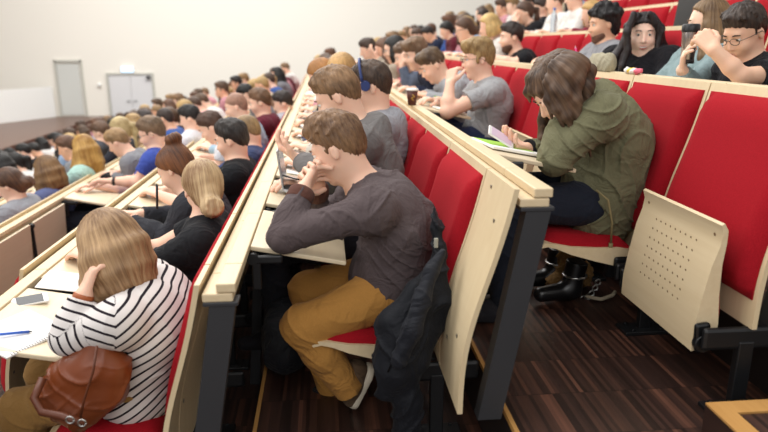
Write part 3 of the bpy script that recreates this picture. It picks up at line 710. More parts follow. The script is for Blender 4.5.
# stage
xe = -8.75
m = MB()
bm = m.bm
prof = [(xe, -3.0), (xe, 8), (xe, 17), (xe-.05, 22), (xe-.15, YW)]
m.prism([(-23.9, -3.22), (xe, -3.22), (xe, zs), (-23.9, zs)], 4, YW-.01)
o = m.build('stage', [STAGEW]); tag(o, 'wide low stage of brown boards in front of the far white wall', 'stage')
fm = MB(); fm.box((.0, 0, 0), (.02, YW-4.02, .62)); f_ = fm.build('front_board', STAGEF, o, (xe+.012, (YW+4)/2-.0, -3.07))
sm = MB(); sm.box((0, 0, 0), (.02, .3, .14), .003); sm.build('floor_socket', BLACK, o, (xe+.03, W(56, 136, X=xe)[1], W(56, 136, X=xe)[2]))
t = thing('stage_steps', 'three brown wooden steps descending from the stage towards the double door', 'steps', (xe, 24.6, -3.3))
for i in range(3):
    m = MB(); m.box((.24+.42*i+.01, .1, (.52-.15*i)/2-.06), (.42, 1.4, .52-.15*i), .006); m.build('step', STAGEW, t)
# white curved parapet behind the stage
pts = [W(-60, 133, Z=zs), W(-20, 127.5, Z=zs), W(0, 123.5, Z=zs), W(25, 119, Z=zs), W(40, 117, Z=zs), W(56, 115, Z=zs)]
top = [W(-60, 97, Y=pts[0][1])[2], 0, 0]
V = []; Fq = []
hgt = W(28, 88, Y=pts[3][1])[2]-zs
pts = [q for q in pts if q[1] < YW-.9]; e_ = W(56, 115, Y=YW-.16); pts.append(v3(e_[0], e_[1], zs))
m = MB()
for i in range(len(pts)-1):
    a, b2 = pts[i], pts[i+1]; dd = unit(b2-a); nrm = v3(-dd[1], dd[0], 0)*.12
    vs = [m.bm.verts.new(tuple(q)) for q in (a, b2, b2+nrm, a+nrm, a+v3(0, 0, hgt), b2+v3(0, 0, hgt), b2+nrm+v3(0, 0, hgt), a+nrm+v3(0, 0, hgt))]
    for f in ((0, 1, 2, 3), (4, 5, 6, 7), (0, 1, 5, 4), (1, 2, 6, 5), (2, 3, 7, 6), (3, 0, 4, 7)): m.bm.faces.new([vs[j] for j in f])
tag(m.build('curved_parapet', WHITEW), 'white curved parapet wall standing at the back of the stage', 'parapet')

# ------------------------------------------------------------------ seat parts (local origin: under the backrest top, on the floor of the row; faces -X)
HB = 1.02
def prof_x(z):      # z below the top (0 .. -.72) -> x of the shell's rear face
    t = -z/.72; return -.155*t-.022*math.sin(math.pi*t*1.15)+.012*math.sin(math.pi*2*t)
def shell_mesh(y0, y1, edge=None):
    m = MB(); zs_ = [-.72*i/18 for i in range(19)]
    out = [(prof_x(z), HB+z) for z in zs_]; inn = [(prof_x(z)-.016, HB+z) for z in zs_][::-1]
    m.prism(out+inn, y0, y1); return m
def cushion_mesh(w=.575):
    zs_ = [-.028-.6*i/16 for i in range(17)]; V = []; ny = 14; rows = []
    m = MB()
    for i, z in enumerate(zs_):
        t = i/16; ez = min(1, min(t, 1-t)*9); row = []
        for j in range(ny+1):
            u = j/ny*2-1; ey = min(1, (1-abs(u))*7); th = .038*(max(0, ez*ey))**.4; yy = math.copysign(abs(u)**.8, u)*w/2
            row.append(m.bm.verts.new((prof_x(z)-.016-th-.004, yy, HB+z)))
        rows.append(row)
    for i in range(16):
        for j in range(ny):
            f = m.bm.faces.new((rows[i][j], rows[i][j+1], rows[i+1][j+1], rows[i+1][j])); f.smooth = True
    # flat back
    per = rows[0]+[r[-1] for r in rows[1:]]+rows[-1][-2::-1]+[r[0] for r in rows[-2:0:-1]]
    bk = [m.bm.verts.new((v_.co.x+.008, v_.co.y, v_.co.z)) for v_ in per]; n = len(per)
    for i in range(n): m.bm.faces.new((per[i], per[(i+1) % n], bk[(i+1) % n], bk[i]))
    return m
m = shell_mesh(-.306, .306)
m.mi = 1
for y in (-.26, .26):
    for z in (-.12, -.5): m.box((prof_x(z)+.001, y, HB+z), (.004, .012, .012), .001)
ME_SHELL = m.mesh('backrest_shell'); [ME_SHELL.materials.append(q) for q in (PLYZ, SCREW)]
ME_CUSH = cushion_mesh().mesh('back_cushion'); ME_CUSH.materials.append(RED)
# seat pan, local to the pivot (0,0,0) lying down: points to -X
def pan():
    m = MB(); top_ = [(.03, .045), (-.05, .06), (-.15, .062), (-.25, .07), (-.32, .084), (-.36, .088), (-.385, .076)]
    bot = [(-.38, .066), (-.35, .072), (-.31, .062), (-.25, .036), (-.15, .006), (-.05, -.02), (.03, -.03)]
    m.prism(top_+bot, -.25, .25)
    m.mi = 1
    def zb(x):
        for (xa, za), (xb, zb_) in zip(bot[:-1], bot[1:]):
            if xa <= x <= xb: return za+(zb_-za)*(x-xa)/(xb-xa)
        return 0
    for i in range(7):
        for j in range(9):
            x = -.10-.033*i; y = -.13+.0325*j
            bmesh.ops.create_circle(m.bm, cap_ends=True, segments=6, radius=.0042, matrix=Matrix.Translation((x, y, zb(x)-.0015)))
    for y in (-.21, .21): bmesh.ops.create_circle(m.bm, cap_ends=True, segments=8, radius=.006, matrix=Matrix.Translation((-.34, y, zb(-.34)-.0015)))
    for f in m.bm.faces:
        if len(f.verts) in (6, 8) and f.calc_area() < .001: f.material_index = 1
    return m
ME_PAN = pan().mesh('seat_pan'); [ME_PAN.materials.append(q) for q in (PLY, HOLE)]
def pan_cush():
    m = MB(); nx, ny = 12, 12; rows = []
    for i in range(nx+1):
        x = .0-.355*i/nx; row = []
        for j in range(ny+1):
            u = j/ny*2-1; t = i/nx; e = max(0, min(1, min(t*8, (1-t)*6, (1-abs(u))*7)))**.45
            zt_ = .06+max(0, -x-.15)*.11; row.append(m.bm.verts.new((x, u*.235, zt_+.004+.034*e)))
        rows.append(row)
    for i in range(nx):
        for j in range(ny): f = m.bm.faces.new((rows[i][j], rows[i+1][j], rows[i+1][j+1], rows[i][j+1])); f.smooth = True
    per = rows[0]+[r[-1] for r in rows[1:]]+rows[-1][-2::-1]+[r[0] for r in rows[-2:0:-1]]; bk = [m.bm.verts.new((v_.co.x, v_.co.y, v_.co.z-.012)) for v_ in per]; n = len(per)
    for i in range(n): m.bm.faces.new((per[i], bk[i], bk[(i+1) % n], per[(i+1) % n]))
    return m
ME_PCUSH = pan_cush().mesh('seat_cushion'); ME_PCUSH.materials.append(RED)
m = MB(); m.box((-.02, 0, 0), (.1, .012, .05), .01); m.tube([(0, -.012, 0), (0, .012, 0)], .028, 14)
ME_HINGE = m.mesh('hinge'); ME_HINGE.materials.append(BLACK)
m = MB(); m.box((-.16, -.287, .265), (.3, .02, .075), .012); m.box((-.165, -.287, .13), (.05, .03, .25), .004); m.box((-.165, -.287, .008), (.19, .1, .016), .003)
for dx in (-.06, .06):
    for dy in (-.035, .035): m.tube([(-.165+dx, -.287+dy, .016), (-.165+dx, -.287+dy, .024)], .007, 6)

ME_STAND = m.mesh('stand'); ME_STAND.materials.append(BLACK)

for q_ in (ME_PAN, ME_SHELL): soften(q_)
ORD = ['first', 'second', 'third', 'fourth', 'fifth', 'sixth', 'seventh', 'eighth', 'ninth', 'tenth', 'eleventh', 'twelfth', 'thirteenth', 'fourteenth', 'fifteenth', 'sixteenth', 'seventeenth', 'eighteenth', 'nineteenth', 'twentieth', 'twenty-first', 'twenty-second', 'twenty-third', 'twenty-fourth', 'twenty-fifth']
ROWTXT = {-3: 'front row by the stage', -2: 'second row from the stage', -1: 'third row from the stage', 0: 'row of the grey-hooded woman',
          1: 'row below the striped woman', 2: "striped woman's row", 3: "mustard-trousered man's row", 4: "green parka woman's row",
          5: "smiling woman's row", 6: 'row right behind the smiling woman', 7: 'row second behind the smiling woman', 8: 'topmost row'}
def place(n, k): return '%s in the %s' % (ORD[k-KMIN[n]], ROWTXT[n])
KMIN = {n: (0 if n % 2 else 0) for n in ROWS}
for n in (5, 6, 7, 8): KMIN[n] = 0
PX = .265; PZ = .25      # pivot behind: x offset, height
FILLED = set()
UNSEEN_SEAT = set(); UNSEEN_DESK = set()
def make_seats(occupied, skip):
    for n in ROWS:
        for k in range(KMIN[n], NSEAT):
            Y = sy(n, k); X = rx(n)
            u, vv = project((X, Y, rz(n)))
            u2, _ = project((X-.5, Y, rz(n)))
            if u > 850 or u2 < -90 or vv < -45 or vv > 560: continue
            if ('seat', n, k) in skip: continue
            t = thing('lecture_seat', 'red tip-up lecture seat, %s' % place(n, k), 'seat', (X, Y, fl(n)), 0, 'red tip-up seats of the lecture hall')
            link(bpy.data.objects.new('backrest_shell', ME_SHELL), t)
            link(bpy.data.objects.new('back_cushion', ME_CUSH), t)
            down = (n, k) in occupied
            if n >= 2 or k < 0:
                p_ = link(bpy.data.objects.new('seat_pan', ME_PAN), t); p_.location = (-PX+.03, 0, PZ+.045)
                if not down: p_.rotation_euler = (0, math.radians(83), 0); p_.location = (-PX-.025, 0, PZ-.01)
                link(bpy.data.objects.new('seat_cushion', ME_PCUSH), p_)
                for yy in (-.262, .262): link(bpy.data.objects.new('hinge', ME_HINGE), p_).location = (0, yy, 0)
                link(bpy.data.objects.new('stand', ME_STAND), t)
# desk tablets
def desk_mesh(folded):
    m = MB()
    if not folded:
        R = Matrix.Rotation(math.radians(11.5), 3, 'Y')
        m.box((.165, 0, -.036), (.335, .5, .017), .004, R)
    else: m.box((.022, 0, -.19), (.017, .565, .335), .004, Matrix.Rotation(math.radians(3), 3, 'Y'))
    return m
ME_TAB = desk_mesh(False).mesh('tablet_top'); ME_TABF = desk_mesh(True).mesh('tablet_top')
for q in (ME_TAB, ME_TABF): q.materials.append(DESK)
def arm_mesh(folded):
    m = MB()
    if not folded: m.box((.05, -.262, -.04), (.12, .018, .03), .006); m.tube([(.01, -.28, -.035), (.01, -.245, -.035)], .02, 12); m.box((.02, -.262, -.09), (.03, .014, .12), .004)
    else: m.tube([(.03, -.325, -.045), (.03, -.293, -.045)], .02, 12); m.box((.034, -.309, -.2), (.02, .018, .33), .006)
    return m
ME_TARM = arm_mesh(False).mesh('hinge_arm'); ME_TARMF = arm_mesh(True).mesh('hinge_arm')
for q in (ME_TARM, ME_TARMF): q.materials.append(BLACK)
def make_desks(occupied, skip):
    """desks hinged on the rail of row n-1 serve the seats of row n"""
    for n in ROWS:
        if n-1 < -3: continue
        for k in range(KMIN[n], NSEAT):
            Y = sy(n, k); X = rx(n-1)+.10; Z = rz(n-1)-.012
            u, vv = project((X+.2, Y, Z))
            if u > 830 or u < -110 or vv < -30 or vv > 520 or ('desk', n, k) in skip: continue
            fold = (n, k) not in occupied
            t = thing('folding_desk', '%s flap desk, %s' % ('folded' if fold else 'open', place(n, k).replace('in the', 'serving the')), 'desk', (X, Y, Z), 0, 'flap desks along the seat rows')
            link(bpy.data.objects.new('tablet_top', ME_TABF if fold else ME_TAB), t)
            if k < 12 and not (n == 4 and k == 0): link(bpy.data.objects.new('hinge_arm', ME_TARMF if fold else ME_TARM), t)
def make_rails():
    for n in ROWS:
        X, Z, F0 = rx(n), rz(n), fl(n); L = YF1-.3-Y_END
        u0 = project((X, YF1, Z))
        t = thing('desk_rail', 'long pale wooden desk rail topping the backs of the %s' % ROWTXT[n], 'rail', (X, Y_END, F0), 0, 'desk rails of the seat rows')
        for nm, cx, cz, dx, dz in (('top_rail', .072, HB-.013, .056, .028), ('lower_rail', .047, HB-.042, .088, .026)):
            m = MB(); y = 0
            st = sy(n, 0)-.31-Y_END
            edges = [0]+[e for e in [st+PITCH_S*i for i in range(0, NSEAT+1)] if .05 < e < L]+[L]
            for a_, b2 in zip(edges[:-1], edges[1:]): m.box((cx, (a_+b2)/2, cz), (dx, b2-a_-.003, dz), .004)
            m.build(nm, PLY, t)
        # end post and inner posts
        m = MB(); pr = [(.024, HB-.058), (.098, HB-.058), (-.02, .275), (-.095, .275)]
        m.prism(pr, .0, .05); m.build('end_post', STEEL, t)
        m = MB(); m.box((.055, .025, HB-.06), (.1, .06, .012), .002); m.build('bracket', STEEL, t)
        if n in (2, 3, 4, 1, 0):
            for i in range(1, 5 if n in (2, 3) else 3):
                m = MB(); y = 1.24*i; m.prism([(.03, HB-.06), (.075, HB-.06), (.0, -.05), (-.05, -.05)], y, y+.04); m.build('post', STEEL, t)
        # plain end piece of plywood beside the last cushion
        y1 = sy(n, KMIN[n])-.31-Y_END
        if KMIN[n] == 0:
            if n % 2 or n == 2:
                m = shell_mesh(0, y1-.004); m.mi = 1
                for yy, z in (((.1, -.12), (.22, -.04), (.1, -.5), (.22, -.56)) if n % 2 else ()): m.box((prof_x(z)-.017, yy, HB+z), (.003, .012, .012), .001)
                m.build('end_panel', [PLYZ, SCREW], t)
# ------------------------------------------------------------------ the people near the camera
def seat_hip(n, k, dx=-.28): return v3(rx(n)+dx, sy(n, k), fl(n)+PZ+.135+.12)
def base(n, k): return v3(rx(n)-.3, sy(n, k), fl(n))
def desk_arms(n, k, dl=0, dr=0, curl=.5, fx=0):
    X, Y, Z = rx(n)-.46+fx, sy(n, k), rz(n)-.305
    a = {}
    for q, sg, dd in (('L', -1, dl), ('R', 1, dr)):
        e = v3(X, Y+sg*.215, Z); w = v3(X-.21+dd, Y+sg*.08, Z+.055); a[q] = dict(e=e, w=w, d=unit(w-e), n=v3(0, 0, -1), t=v3(0, -sg, .25), curl=curl)
    return a
OCC = set(); INFO = {}
def P_(n, k, label, hp, dy=0, **kw):
    OCC.add((n, k)); Y = sy(n, k); hipdx = kw.pop('hipdx', -.35); ar = desk_arms(n, k)
    for q in kw.pop('lap', ''): ar.pop(q)
    ar.update(kw.pop('arms', {}))
    kw.setdefault('s', 1.08)
    head = W(hp[0], hp[1], Y=Y+dy) if not isinstance(hp, np.ndarray) else hp
    r, inf = person(label, base(n, k), seat_hip(n, k, hipdx), head, arms=ar, **kw); INFO[(n, k)] = inf; return r, inf
def arm(e, w, to=None, n=(0, 0, -1), t=(0, 0, 1), curl=.5, **k): return dict(e=e, w=w, d=(to-w) if to is not None else w-e, n=v3(n), t=v3(t), curl=curl, **k)

# striped shirt
def mat_stripes():
    m, nt, b = new_mat('striped_jersey'); at = N(nt, 'ShaderNodeAttribute'); at.attribute_name = 'sv'
    def mth(op, a, b_=None):
        q = N(nt, 'ShaderNodeMath', operation=op); nt.links.new(a, q.inputs[0])
        if b_ is not None: q.inputs[1].default_value = b_
        return q.outputs[0]
    fr = mth('FRACT', mth('MULTIPLY', at.outputs['Fac'], 33)); ln = mth('LESS_THAN', fr, .26)
    mx = N(nt, 'ShaderNodeMix', data_type='RGBA'); mx.inputs[6].default_value = srgb('d9d3d0'); mx.inputs[7].default_value = srgb('241d24'); nt.links.new(ln, mx.inputs[0]); nt.links.new(mx.outputs[2], b.inputs['Base Color'])
    b.inputs['Roughness'].default_value = .9; b.inputs['Specular IOR Level'].default_value = .2
    return m
# 1. man in the grey-brown sweater
lh = W(303, 190, Y=2.25); rh = W(317, 187, Y=2.42)
man, inf = P_(3, 0, 'man in grey-brown sweater and mustard trousers resting chin on clasped hands', (338, 150), shoes=None, hipdx=-.31,
    hpitch=.4, hyaw=-.35, s=1.1, hs=.905, h=.0048,
    hair=('short', '6c4c36', dict(c2='a07c58', extra=[([W(326, 124, Y=2.38)-base(3, 0), W(316, 126, Y=2.4)-base(3, 0), W(308, 134, Y=2.38)-base(3, 0)], [.045, .036, .01], .03)])),
    top='564b4c', pants='b28040', tname='sweater', sh=.2, hunch=.075, amp=.0065, ff=1.7, belly=1.1,
    arms={'L': dict(e=W(284, 237, Y=2.13), w=lh, d=W(318, 168, Y=2.36)-lh, n=v3(.6, .5, .2), t=v3(.6, 0, -.4), curl=.75),
          'R': dict(e=W(312, 232, Y=2.6), w=rh, d=W(305, 164, Y=2.36)-rh, n=v3(.2, -.9, .1), t=v3(.5, 0, -.6), curl=.8)},
    legs={'L': (W(303, 326, Y=2.2), W(346, 385, Y=2.24), W(352, 404, Y=2.26)), 'R': (W(308, 290, Y=2.52), W(330, 385, Y=2.46), W(318, 398, Y=2.5))})
def cuff(root, a, b_, r, mat, name='cuff', L=.05):
    P = v3(root.location); m = MB(); a = v3(a)-P; b_ = v3(b_)-P; d = unit(b_-a)
    m.tube([b_-d*L, b_-d*L*.9, b_-d*.006, b_], [r*.94, r*1.06, r*1.0, r*.88], 20); return m.build(name, mat, root)
BROWNCUFF = mat_cloth('5c3c33')
for q in 'LR': a = inf['A'][q]; cuff(man, a['e']+inf['P'], a['w']+inf['P'], .047, BROWNCUFF)
def shoe(root, heel, toe, up, mats, w=.045, name='shoe', ankle=None):
    P = v3(root.location); heel, toe = v3(heel)-P, v3(toe)-P; up = unit(v3(up)); f = unit(toe-heel); up = unit(up-f*(f@up)); l = np.cross(up, f); L = np.linalg.norm(toe-heel)
    v = Vol(); c = heel+up*.035; v.cap(heel+f*.035+up*.045, heel+f*.1+up*.04, w*.95, w, .03); v.cap(heel+f*.1+up*.03, toe-f*.045+up*.018, w*.95, w*.8, .03, flat=(l, .9))
    if ankle is not None: v.cap(heel+f*.05+up*.06, v3(ankle)-P, .045, .05, .03, cutB=0)
    v.plane(heel+up*.004, -up, .004); V, F = v.mesh(.005); s_ = mesh_obj(name, np_mesh(name, V, F), mats[0], root)
    v = Vol(); v.cap(heel+f*.04, toe-f*.045, w*1.02, w*.92, .02, flat=(up, 1)); v.plane(heel+up*.014, up, .002); v.plane(heel-up*.014, -up, .002); V, F = v.mesh(.005); mesh_obj('sole', np_mesh('sole', V, F), mats[1], s_)
    return s_
RUBBER = mat_plain('sole_rubber', 'd8cdb8', .6); BRSHOE = mat_cloth('5d4a38'); DKSHOE = mat_cloth('1c1a1c')
shoe(man, W(371, 366, Y=2.27), W(351, 407, Y=2.3), (-.75, -.12, .45), (BRSHOE, RUBBER), ankle=W(350, 378, Y=2.25))
shoe(man, W(345, 395, Y=2.46), W(318, 407, Y=2.46), (0, 0, 1), (DKSHOE, RUBBER))
# belt at the back
# 2. woman in striped top
el = W(68, 338, Y=2.0); wl = W(84, 295, Y=2.05)
stri, inf2 = P_(2, 0, 'woman with blonde bob in black and white striped top holding a brown bag', (110, 250), dy=-.03,
    hpitch=.45, hyaw=-.55, s=1.08, hs=.96, female=True, h=.0052, hair=('bob', '8c6642', dict(length=.16, c2='d4b084')), top=(mat_stripes(),), pants='94703f', tname='striped_top', hunch=.07, amp=.003, belly=1.02, sh=.185, hem=.15, legs={'L': (base(2, 0)+v3(-.44, -.1, .42), base(2, 0)+v3(-.42, -.1, .09), base(2, 0)+v3(-.56, -.1, .03)), 'R': (base(2, 0)+v3(-.44, .14, .44), base(2, 0)+v3(-.44, .14, .09), base(2, 0)+v3(-.56, .14, .03))},
    arms={'L': arm(el, wl, W(95, 262, Y=2.1), n=(.6, .4, 0), t=(0, .5, .5), curl=.6), 'R': arm(W(84, 318, Y=2.42), W(104, 283, Y=2.32), W(108, 264, Y=2.28), n=(.6, -.4, 0), t=(0, -.5, .5), curl=.6)})
BR = mat_plain('leather_strap', 'a2562a', .5)
def bracelet(root, inf, q, mat, name, off=.0, r=.034):
    a = inf['A'][q]; d = unit(a['w']-a['e']); c = a['w']-d*off; m = MB(); m.tube([c-d*.008, c+d*.008], [r, r], 20); return m.build(name, mat, root, smooth=True)
t_ = bracelet(stri, inf2, 'L', BR, 'bracelet', off=.006, r=.033)
# 3. woman in the green parka
eg = W(556, 160, Y=2.42); wg = W(562, 117, Y=2.5); er = W(566, 152, Y=2.84); wr_ = W(527, 149, Y=2.66)
girl, inf3 = P_(4, 1, 'woman in olive green parka bending over the phone in her hand', (559, 92), dy=-.06,
    hpitch=.75, hyaw=.15, s=1.08, hs=.94, female=True, skin='eac4aa', h=.005, neck_drop=.02, hipdx=-.29, hair=('long', '402c20', dict(length=.25, c2='8a6c54', wave=.2, extra=[([W(a_, b_, Y=yy)-base(4, 1) for a_, b_ in pp], [.026, .022, .02, .016, .005], .02) for yy, pp in
        [(2.64, [(558, 55), (541, 63), (531, 78), (528, 92), (530, 102)]), (2.6, [(560, 55), (545, 64), (536, 78), (533, 90), (535, 98)]), (2.55, [(563, 55), (550, 64), (542, 78), (540, 92), (543, 100)]), (2.46, [(567, 56), (555, 66), (549, 82), (548, 100), (552, 118)]),
        (2.43, [(572, 58), (562, 70), (556, 90), (557, 110), (564, 130)]), (2.41, [(578, 60), (570, 74), (566, 94), (568, 116), (576, 142)]), (2.41, [(584, 64), (578, 80), (576, 100), (581, 126), (591, 157)]), (2.44, [(590, 70), (588, 86), (588, 106), (592, 126), (600, 140)])]])),
    top='6e6c52', pants='1d222e', tname='parka', hunch=.10, topth=.017, amp=.009, ff=1.6, sh=.19, hem=.14, hood=True, belly=1.12,
    arms={'L': arm(eg, wg, W(551, 100, Y=2.52), n=(.3, .8, .2), t=(.5, 0, 0), curl=.6), 'R': arm(er, wr_, W(507, 141, Y=2.62), n=(-.2, -.3, 1), t=(0, .8, .4), curl=.55)})
cuff(girl, er, wr_, .042, mat_cloth('15161a'), L=.035)
# parka pieces: drawstring and snap buttons
m = MB(); P0 = inf3['P']; m.tube([W(596, 190, Y=2.43)-P0, W(608, 200, Y=2.40)-P0, W(612, 222, Y=2.40)-P0, W(611, 243, Y=2.41)-P0], .0045, 8); m.tube([W(611, 243, Y=2.41)-P0, W(610, 250, Y=2.41)-P0], .009, 8); m.build('drawstring', mat_plain('olive_cord', '8a7d56', .8), girl)
# 4. black tee blonde bun
P_(2, 1, 'woman with messy blonde bun in black short-sleeved top seen from behind', (203, 190), hpitch=.3, hyaw=-1.15, s=1.06, female=True, h=.0065, hair=('bun', 'a07850', dict(c2='ecd0a2', bz=-.05)), top='17181c', pants='20242e', sleeve=.55, hunch=.05, sh=.18)
P_(2, 2, 'woman with auburn topknot writing with a dark pen', (176, 170), hpitch=.5, hyaw=-.35, s=1.04, female=True, h=.0075, hair=('topbun', '5a3520', dict(c2='9a6238')), top='2c2d33', pants='20242e', hunch=.05)
P_(2, 3, 'dark-haired man in black T-shirt behind the blonde bun woman', (232, 141), hpitch=.25, hyaw=-.25, s=1.06, h=.0075, hair=('short', '231d1b', dict(c2='4a4039')), top='15171b', pants='20242e', sleeve=.5)
P_(2, 4, 'man with cropped fair hair, red glasses and navy checked shirt', (247, 132), hpitch=.4, hyaw=-.2, s=1.04, h=.009, hair=('buzz', '8a6d4a', dict(c2='b89a6c')), top='3b4668', pants='20242e', glasses=M_RED_FRAME, face=True)
P_(2, 5, 'brown-haired man in white T-shirt leaning far over his desk', (212, 128), hpitch=.5, s=1.04, h=.009, hair=('short', '4a3326'), top='d8d8dc', pants='20242e', sleeve=.5)
P_(2, 6, 'balding man in light blue shirt in the striped woman\'s row', (236, 107), hpitch=.3, s=1.06, h=.01, hair=('buzz', '9a7460'), top='9db6c6', pants='20242e')
P_(2, 7, 'light brown-haired man in maroon hooded sweatshirt', (260, 103), hpitch=.25, s=1.12, h=.01, hair=('short', '6d5038'), top='5e1f2e', pants='20242e', hood=True)
P_(2, 8, 'dark-haired man in pale grey top beside the maroon hoodie', (283, 104), hpitch=.35, s=1.1, h=.011, hair=('short', '2b211d'), top='a9a7ae', pants='20242e', detail=False)
# row of the man in mustard trousers
P_(3, 1, 'light brown-haired man in dark grey hooded sweatshirt holding a phone', (338, 98), hpitch=.5, hyaw=-.2, s=1.1, h=.0065, hair=('short', '6f543a', dict(c2='a88460')), top='6c6968', pants='2a2c34', hood=True, sh=.2,
   arms={'L': arm(W(318, 170, Y=2.8), W(300, 160, Y=2.92), W(285, 150, Y=2.95), n=(0, .3, 1), t=(0, -.2, .9), curl=.7)})
P_(3, 2, 'dark brown-haired man in light grey hooded sweatshirt with blue headphones', (371, 88), hpitch=.2, hyaw=-.15, s=1.12, h=.0075, hair=('short', '3b2c24', dict(c2='6a5442')), top='8f9096', pants='2a2c34', hood=True)
P_(3, 3, 'fair-haired woman glancing toward the camera beyond the blue headphones', (341, 74), hpitch=.2, hyaw=.9, s=1.04, female=True, h=.009, hair=('pony', 'b58f5c'), top='c9c2b6', pants='2a2c34')
P_(3, 4, 'ginger-blonde woman bent down over her papers in the middle row', (322, 77), hpitch=.6, s=1.04, female=True, h=.009, hair=('bob', '9a6a38', dict(length=.12)), top='b8a48c', pants='2a2c34')
# the green parka's row
ed = W(447, 112, Y=4.25); wd = W(450, 84, Y=4.33)
D, infD = P_(4, 4, 'smiling fair-haired man with glasses in light grey T-shirt, fist at his mouth', (478, 60), hpitch=.1, hyaw=.0, s=1.1, h=.0065, hair=('quiff', '9a7a4c', dict(c2='c8a872')), top='9c9d9f', pants='26304e', sleeve=.55, glasses=M_GLASS_FRAME, amp=.005,
   arms={'L': arm(ed, wd, W(452, 72, Y=4.36), n=(.6, .6, 0), t=(.4, 0, .6), curl=1.1)})
P_(4, 5, 'young man with undercut brown hair in pale grey hooded top looking down', (433, 66), hpitch=.55, hyaw=.1, s=1.1, h=.0085, hair=('undercut', '4e3a2a', dict(c2='80684c')), top='a3a6ab', pants='26304e', hood=True)
P_(4, 6, 'brown-fringed man in dark navy jacket beyond the undercut hair', (416, 55), hpitch=.3, hyaw=.25, s=1.1, h=.009, hair=('quiff', '6e5640'), top='20263c', pants='26304e')
e_ = v3(rx(4)-.64, sy(4, 7)-.12, rz(4)-.27)
P_(4, 7, 'person in slate blue sweater covering face with one hand', (405, 57), hpitch=.35, hyaw=.2, s=1.1, h=.009, hair=('short', '5a4636'), top='5d6678', pants='26304e', arms={'L': arm(e_, W(402, 66, Y=sy(4, 7)-.1), W(402, 57, Y=sy(4, 7)-.08), n=(.8, .3, 0), t=(.2, 0, .9), curl=.4)})
P_(4, 8, 'black-haired woman with glasses in red and white checked shirt', (394, 50), hpitch=.25, s=1.14, female=True, h=.01, hair=('bob', '14110f', dict(length=.1)), top='c3747c', pants='26304e', glasses=M_GLASS_FRAME, face=True)
P_(4, 9, 'woman with long brown hair in beige top resting her cheek on her hand', (384, 50), hpitch=.25, s=1.1, female=True, h=.01, hair=('long', '5d4230'), top='b6ab9b', pants='26304e', arms={'L': arm(v3(rx(4)-.62, sy(4, 9)-.15, rz(4)-.27), W(377, 58, Y=sy(4, 9)-.1), n=(.8, .3, 0), curl=.4)}, detail=False)
P_(4, 10, 'dark-haired man in light grey long-sleeved top beside the brown-haired woman', (368, 50), hpitch=.35, s=1.1, h=.011, hair=('short', '3a2c22'), top='9ca2a6', pants='26304e', detail=False)
# the smiling woman's row
Y1 = sy(5, 1)
e5 = W(741, 76, Y=Y1-.2); w5 = W(714, 50, Y=Y1-.15)
glm, inf5 = P_(5, 1, 'man in black shirt with rimless glasses writing, forearm raised', (744, 34), at=.85, hpitch=.45, hyaw=.35, s=1.08, h=.0055, hair=('short', '2a1f1a', dict(c2='54443a')), top='15161c', pants='20242e', sleeve=.55, glasses=mat_plain('thin_rims', '5a5048', .3, .6), skin='e6bfa4',
   arms={'L': arm(e5, w5, W(704, 38, Y=Y1-.1), n=(.3, .8, -.3), t=(.5, 0, -.6), curl=1.0), 'R': arm(W(790, 90, Y=Y1+.15), W(754, 80, Y=Y1), W(744, 78, Y=Y1-.02), curl=.9)})
Y2 = sy(5, 2)
tum, inf6 = P_(5, 2, 'woman with long light brown hair lifting a steel travel mug', (707, 24), lap='R', hpitch=.15, hyaw=-.45, s=1.08, female=True, h=.0058, hair=('long', '6a4e32', dict(length=.36, c2='a3845c', part=.03)), top='83979a', pants='20242e', skin='f0cfb8',
   arms={'L': arm(W(688, 86, Y=Y2-.28), W(682, 70, Y=Y2-.33), W(684, 56, Y=Y2-.35), n=(.2, -.2, .1), t=(.9, 0, .3), curl=.55)})
smi, inf7 = P_(5, 3, 'smiling black-haired woman in black top turned toward the camera', (643, 36), lap='LR', smile=True, wide=1.13, neck_drop=.03, yaw=.45, hpitch=.05, hyaw=.72, s=1.12, hs=.98, female=True, h=.0058, hair=('long', '151113', dict(length=.27, c2='3a2e30', wave=1.6, part=.008, extra=[([W(a_, b_, Y=yy)-base(5, 3) for a_, b_ in pp], [.02, .022, .022, .02, .01], .02) for yy, pp in ((4.2, [(638, 15), (628, 26), (624, 42), (616, 56), (616, 72)]), (4.2, [(652, 15), (661, 28), (662, 44), (670, 56), (668, 74)]), (4.15, [(650, 14), (661, 32), (657, 50), (662, 66), (655, 80)]), (4.15, [(634, 14), (627, 32), (628, 50), (622, 66), (626, 80)]))])), top='17161b', pants='20242e', skin='f2d0bd', belly=1.15, sh=.215)
P_(5, 4, 'man with curly black hair and thin beard in grey T-shirt', (603, 25), hpitch=.15, s=1.1, h=.0065, hair=('curly', '100e0f', dict(c2='2c2628')), top='8c8c90', pants='20242e', beard='6b4a3a', skin='e2b698')
e7 = v3(rx(5)-.58, sy(5, 7)-.2, rz(5)-.27)
P_(5, 7, 'bearded man in black T-shirt sitting at the end of four empty seats', (511, 38), hpitch=.1, s=1.22, h=.009, hair=('short', '2c221d'), top='16171b', pants='20242e', sleeve=.6, beard='5a4032')
P_(5, 8, 'blonde person with a bright blue strap behind the bearded man', (489, 27), hpitch=.3, s=1.14, female=True, h=.011, hair=('bob', 'b89a62', dict(length=.08)), top='d6d2cc', pants='20242e', detail=False)
P_(5, 9, 'woman with brown bun and glasses behind the fair-haired man in glasses', (464, 30), hpitch=.25, s=1.16, female=True, h=.011, hair=('bun', '4c3423'), top='c9b096', pants='20242e', glasses=M_GLASS_FRAME, detail=False)
P_(6, 8, 'blonde woman in maroon scarf sitting above the empty seats', (591, 14), hpitch=.3, s=1.12, female=True, h=.011, hair=('bob', 'b9945c', dict(length=.1)), top='7a1f33', pants='20242e', detail=False)
